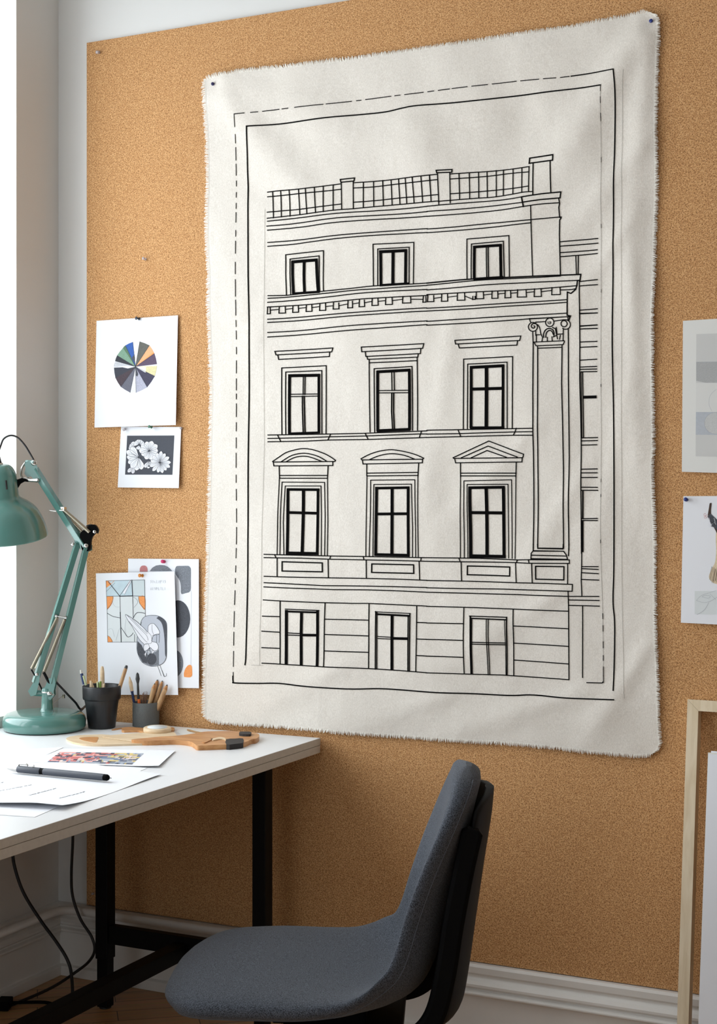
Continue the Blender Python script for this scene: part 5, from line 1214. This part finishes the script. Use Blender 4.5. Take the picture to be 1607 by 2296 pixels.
b = MB(); b.grid([[pad_pt(.0005 + .999*i/NS, 2*PI*k/NT_) for k in range(NT_)] for i in range(NS+1)], 0, True, True)
b.face([pad_pt(.0005, 2*PI*k/NT_) for k in range(NT_)]); b.face([pad_pt(.9995, -2*PI*k/NT_) for k in range(NT_)])
b.build('upholstered_shell', 'fabric', chair)
pts = []
for sgn in (1,):
    P1 = [pad_pt(.03 + .955*i/80, -0.42) for i in range(81)]
    P2 = [pad_pt(.03 + .955*i/80, PI + 0.42) for i in range(81)]
    b = MB(); b.tube([p + (p - pad_pt(.03 + .955*i/80, -0.42, .9, .4))*.01 for i, p in enumerate(P1)] + list(reversed(P2)), 0.0010, 6)
    b.build('seam', 'piping', chair)
# black frame behind: two bent flat bars and a rear panel
barp = crom([V(p) for p in ((0.02, 0, 0.375), (-0.06, 0, 0.372), (-0.115, 0, 0.385), (-0.150, 0, 0.425), (-0.170, 0, 0.50), (-0.186, 0, 0.60), (-0.205, 0, 0.70), (-0.222, 0, 0.775))], 6)
def flat_bar(path, y, hw, ht, name, mat):
    rows = []
    for i, p in enumerate(path):
        t = (path[min(len(path)-1, i+1)] - path[max(0, i-1)]).normalized(); n = V((-t.z, 0, t.x))
        k = 0.55 if i in (0, len(path)-1) else 1
        c = V((p.x, y, p.z)); rows.append([c + V((0, hw*sx, 0)) + n*(ht*sz*k) for sx, sz in ((-1, -.6), (-.6, -1), (.6, -1), (1, -.6), (1, .6), (.6, 1), (-.6, 1), (-1, .6))])
    m = MB(); m.grid(rows, 0, False, True); m.face(list(reversed(rows[0]))); m.face(rows[-1]); return m.build(name, mat, chair, bevel=0.002)
for y in (0.148, -0.148): flat_bar(barp, y, 0.011, 0.020, 'back_bar', 'blackplastic')
rp = crom([V(p) for p in ((-0.178, 0, 0.398), (-0.196, 0, 0.42), (-0.208, 0, 0.48), (-0.222, 0, 0.58), (-0.238, 0, 0.69), (-0.252, 0, 0.78), (-0.256, 0, 0.825))], 8)
rows = []
n_ = len(rp)
for i, p in enumerate(rp):
    t = (rp[min(n_-1, i+1)] - rp[max(0, i-1)]).normalized(); nn = V((-t.z, 0, t.x)); k = i/(n_-1)
    w = .145
    if k < .14: w *= math.sqrt(max(.02, 1-(1-k/.14)**2))
    if k > .86: w *= math.sqrt(max(.02, 1-(1-(1-k)/.14)**2))
    ring_ = []
    for q in range(28):
        th = 2*PI*q/28; c, s_ = math.cos(th), math.sin(th); yy = w*c
        ring_.append(V((p.x, yy, p.z)) + nn*(.009*(abs(s_)**.6)*(1 if s_ >= 0 else -1)) + V((0.030*(abs(yy)/.145)**2, 0, 0)))
    rows.append(ring_)
b = MB(); b.grid(rows, 0, True, True); b.face(list(reversed(rows[0]))); b.face(rows[-1]); b.build('rear_panel', 'greyplastic', chair)
b = MB(); b.span((-0.09, -0.146, 0.362), (0.14, 0.146, 0.384)); b.span((-0.02, -0.09, 0.384), (0.16, 0.09, 0.424)); b.build('seat_carrier', 'blackplastic', chair, bevel=0.004)
b = MB(); b.lathe([(0.03, 0.10), (0.03, 0.25), (0.018, 0.25), (0.018, 0.365)], (0.06, 0, 0), seg=28); b.build('gas_column', 'blackmetal', chair)
for k in range(5):
    a = 2*PI*k/5 + .3; d = V((math.cos(a), math.sin(a), 0)); c = V((0.06, 0, 0))
    b = MB(); b.bar(c + V((0, 0, .105)) + d*.02, c + V((0, 0, .075)) + d*.27, .038, .026); b.build('base_arm', 'blackmetal', chair, bevel=.004)
    b = MB(); w = c + d*.27; sd = V((-d.y, d.x, 0))
    b.lathe([(0.022, -.021), (.025, -.019), (.025, -.006), (.01, -.005), (.01, .005), (.025, .006), (.025, .019), (.022, .021)], w + V((0, 0, .0252)), sd, 24)
    b.lathe([(.008, .04), (.008, .075)], w, seg=12); b.build('caster', 'rubber', chair)

# ------------------------------------------------------------------ wooden frame and boards leaning on the right
top_l = on_wall(1540.5, 1568, -0.045)
H = top_l.z; lean = math.asin(0.125/H)
fr = thing('canvas_stretcher', 'raw pine stretcher frame leaning against the cork wall at the right edge', 'frame', (top_l.x, top_l.y - 0.125, 0))
Ax = V((0, math.sin(lean), math.cos(lean))); Nx = V((0, -math.cos(lean), math.sin(lean)))     # along the frame, towards the room
FH = H/Ax.z; FWm = 0.70; bw, bd = 0.0265, 0.033
o = V((top_l.x, top_l.y - 0.125, 0.0)) - Nx*bd
def mitre(name, pts):
    m = MB(); m.prism([o + V((x, 0, 0)) + Ax*z for x, z in pts], Nx*bd); return m.build(name, 'pine', fr, bevel=0.001)
mitre('side_bar', [(0, 0.012), (0, FH), (bw, FH-bw), (bw, 0.012+bw)]); mitre('side_bar', [(FWm, 0.012), (FWm, FH), (FWm-bw, FH-bw), (FWm-bw, 0.012+bw)])
mitre('top_bar', [(0.0004, FH), (FWm-.0004, FH), (FWm-bw, FH-bw+.0006), (bw, FH-bw+.0006)]); mitre('bottom_bar', [(0.0004, 0.012), (FWm-.0004, 0.012), (FWm-bw, 0.012+bw-.0006), (bw, 0.012+bw-.0006)])
bt = on_wall(1588, 1691, -0.125)
MT['board'] = plain('white_board', (238, 241, 247), 0.6); MT['boardw'] = plain('warm_board_edge', (228, 224, 214), 0.7)
l2 = math.asin(0.13/bt.z); A2 = V((0, math.sin(l2), math.cos(l2))); N2 = V((0, -math.cos(l2), math.sin(l2)))
for k, (dx, dz, lb) in enumerate([(0.0, -.001, 'white board in front of the stack leaning inside the pine frame'), (-0.002, .002, 'middle white board of the stack leaning inside the pine frame'), (0.0035, .006, 'rear white board of the stack leaning inside the pine frame, its top showing')]):
    L_ = bt.z/A2.z + dz; o2 = V((bt.x + dx, bt.y - 0.13, 0.0015)) - N2*(0.006*k)
    m = MB(); m.prism([o2, o2 + V((0.5, 0, 0)), o2 + V((0.5, 0, 0)) + A2*L_, o2 + A2*L_], N2*0.0045)
    tag(m.build('white_board', ['board', 'boardw', 'board'][k], bevel=0.0006), lb, 'board', 'white boards stacked in the pine frame')

for o in list(COL.objects):
    if o.parent is None and o.name.startswith('art_print') and 'lying flat' not in o['label']: o['group'] = 'prints pinned to the cork board'
    if o.parent is None and o.name.startswith('power_cable'): o['group'] = 'cables hanging under the desk'
# ------------------------------------------------------------------ corner window daylight, added fill lights and camera
w = bpy.data.worlds.new('World'); S.world = w; w.use_nodes = True
bg = w.node_tree.nodes['Background']; bg.inputs['Color'].default_value = (0.80, 0.90, 1.0, 1); bg.inputs['Strength'].default_value = 1.0
def area(name, loc, rot, sx, sy, energy, col=(1, 1, 1)):
    l = bpy.data.lights.new(name, 'AREA'); l.shape = 'RECTANGLE'; l.size = sx; l.size_y = sy; l.energy = energy; l.color = col
    o = bpy.data.objects.new(name, l); COL.objects.link(o); o.location = loc; o.rotation_euler = rot; return o
for i, (a, c, e) in enumerate([(OPEN[0][0], OPEN[0][1], SKY1), (OPEN[1][0], OPEN[1][1], FILL2)]):  # first: daylight at the corner window; second: added fill
    area('window_daylight', (-0.45, (a+c)/2, (Z0+Z1)/2), (0, math.radians(-90), 0), Z1-Z0+0.3, abs(a-c)+0.3, e, (0.90, 0.96, 1.0))
area('window_daylight', ((FX0+FX1)/2, RY-0.4, (FZ0+FZ1)/2), (math.radians(90), 0, 0), FX1-FX0+0.3, FZ1-FZ0+0.3, FILL3, (0.92, 0.97, 1.0))  # added frontal fill from behind the camera
cam = bpy.data.cameras.new('camera'); co = bpy.data.objects.new('camera', cam); COL.objects.link(co)
co.location = CAM; co.rotation_euler = (PI/2, 0, YAW)
cam.sensor_fit = 'HORIZONTAL'; cam.sensor_width = 36.0; cam.lens = 36.0*F_PX/1607.0; cam.shift_y = -(1148-HY)/1607.0
S.camera = co
S.view_settings.view_transform = 'Standard'; S.view_settings.look = 'None'; S.view_settings.gamma = 1.0
S.view_settings.use_curve_mapping = False; S.view_settings.exposure = EXPO
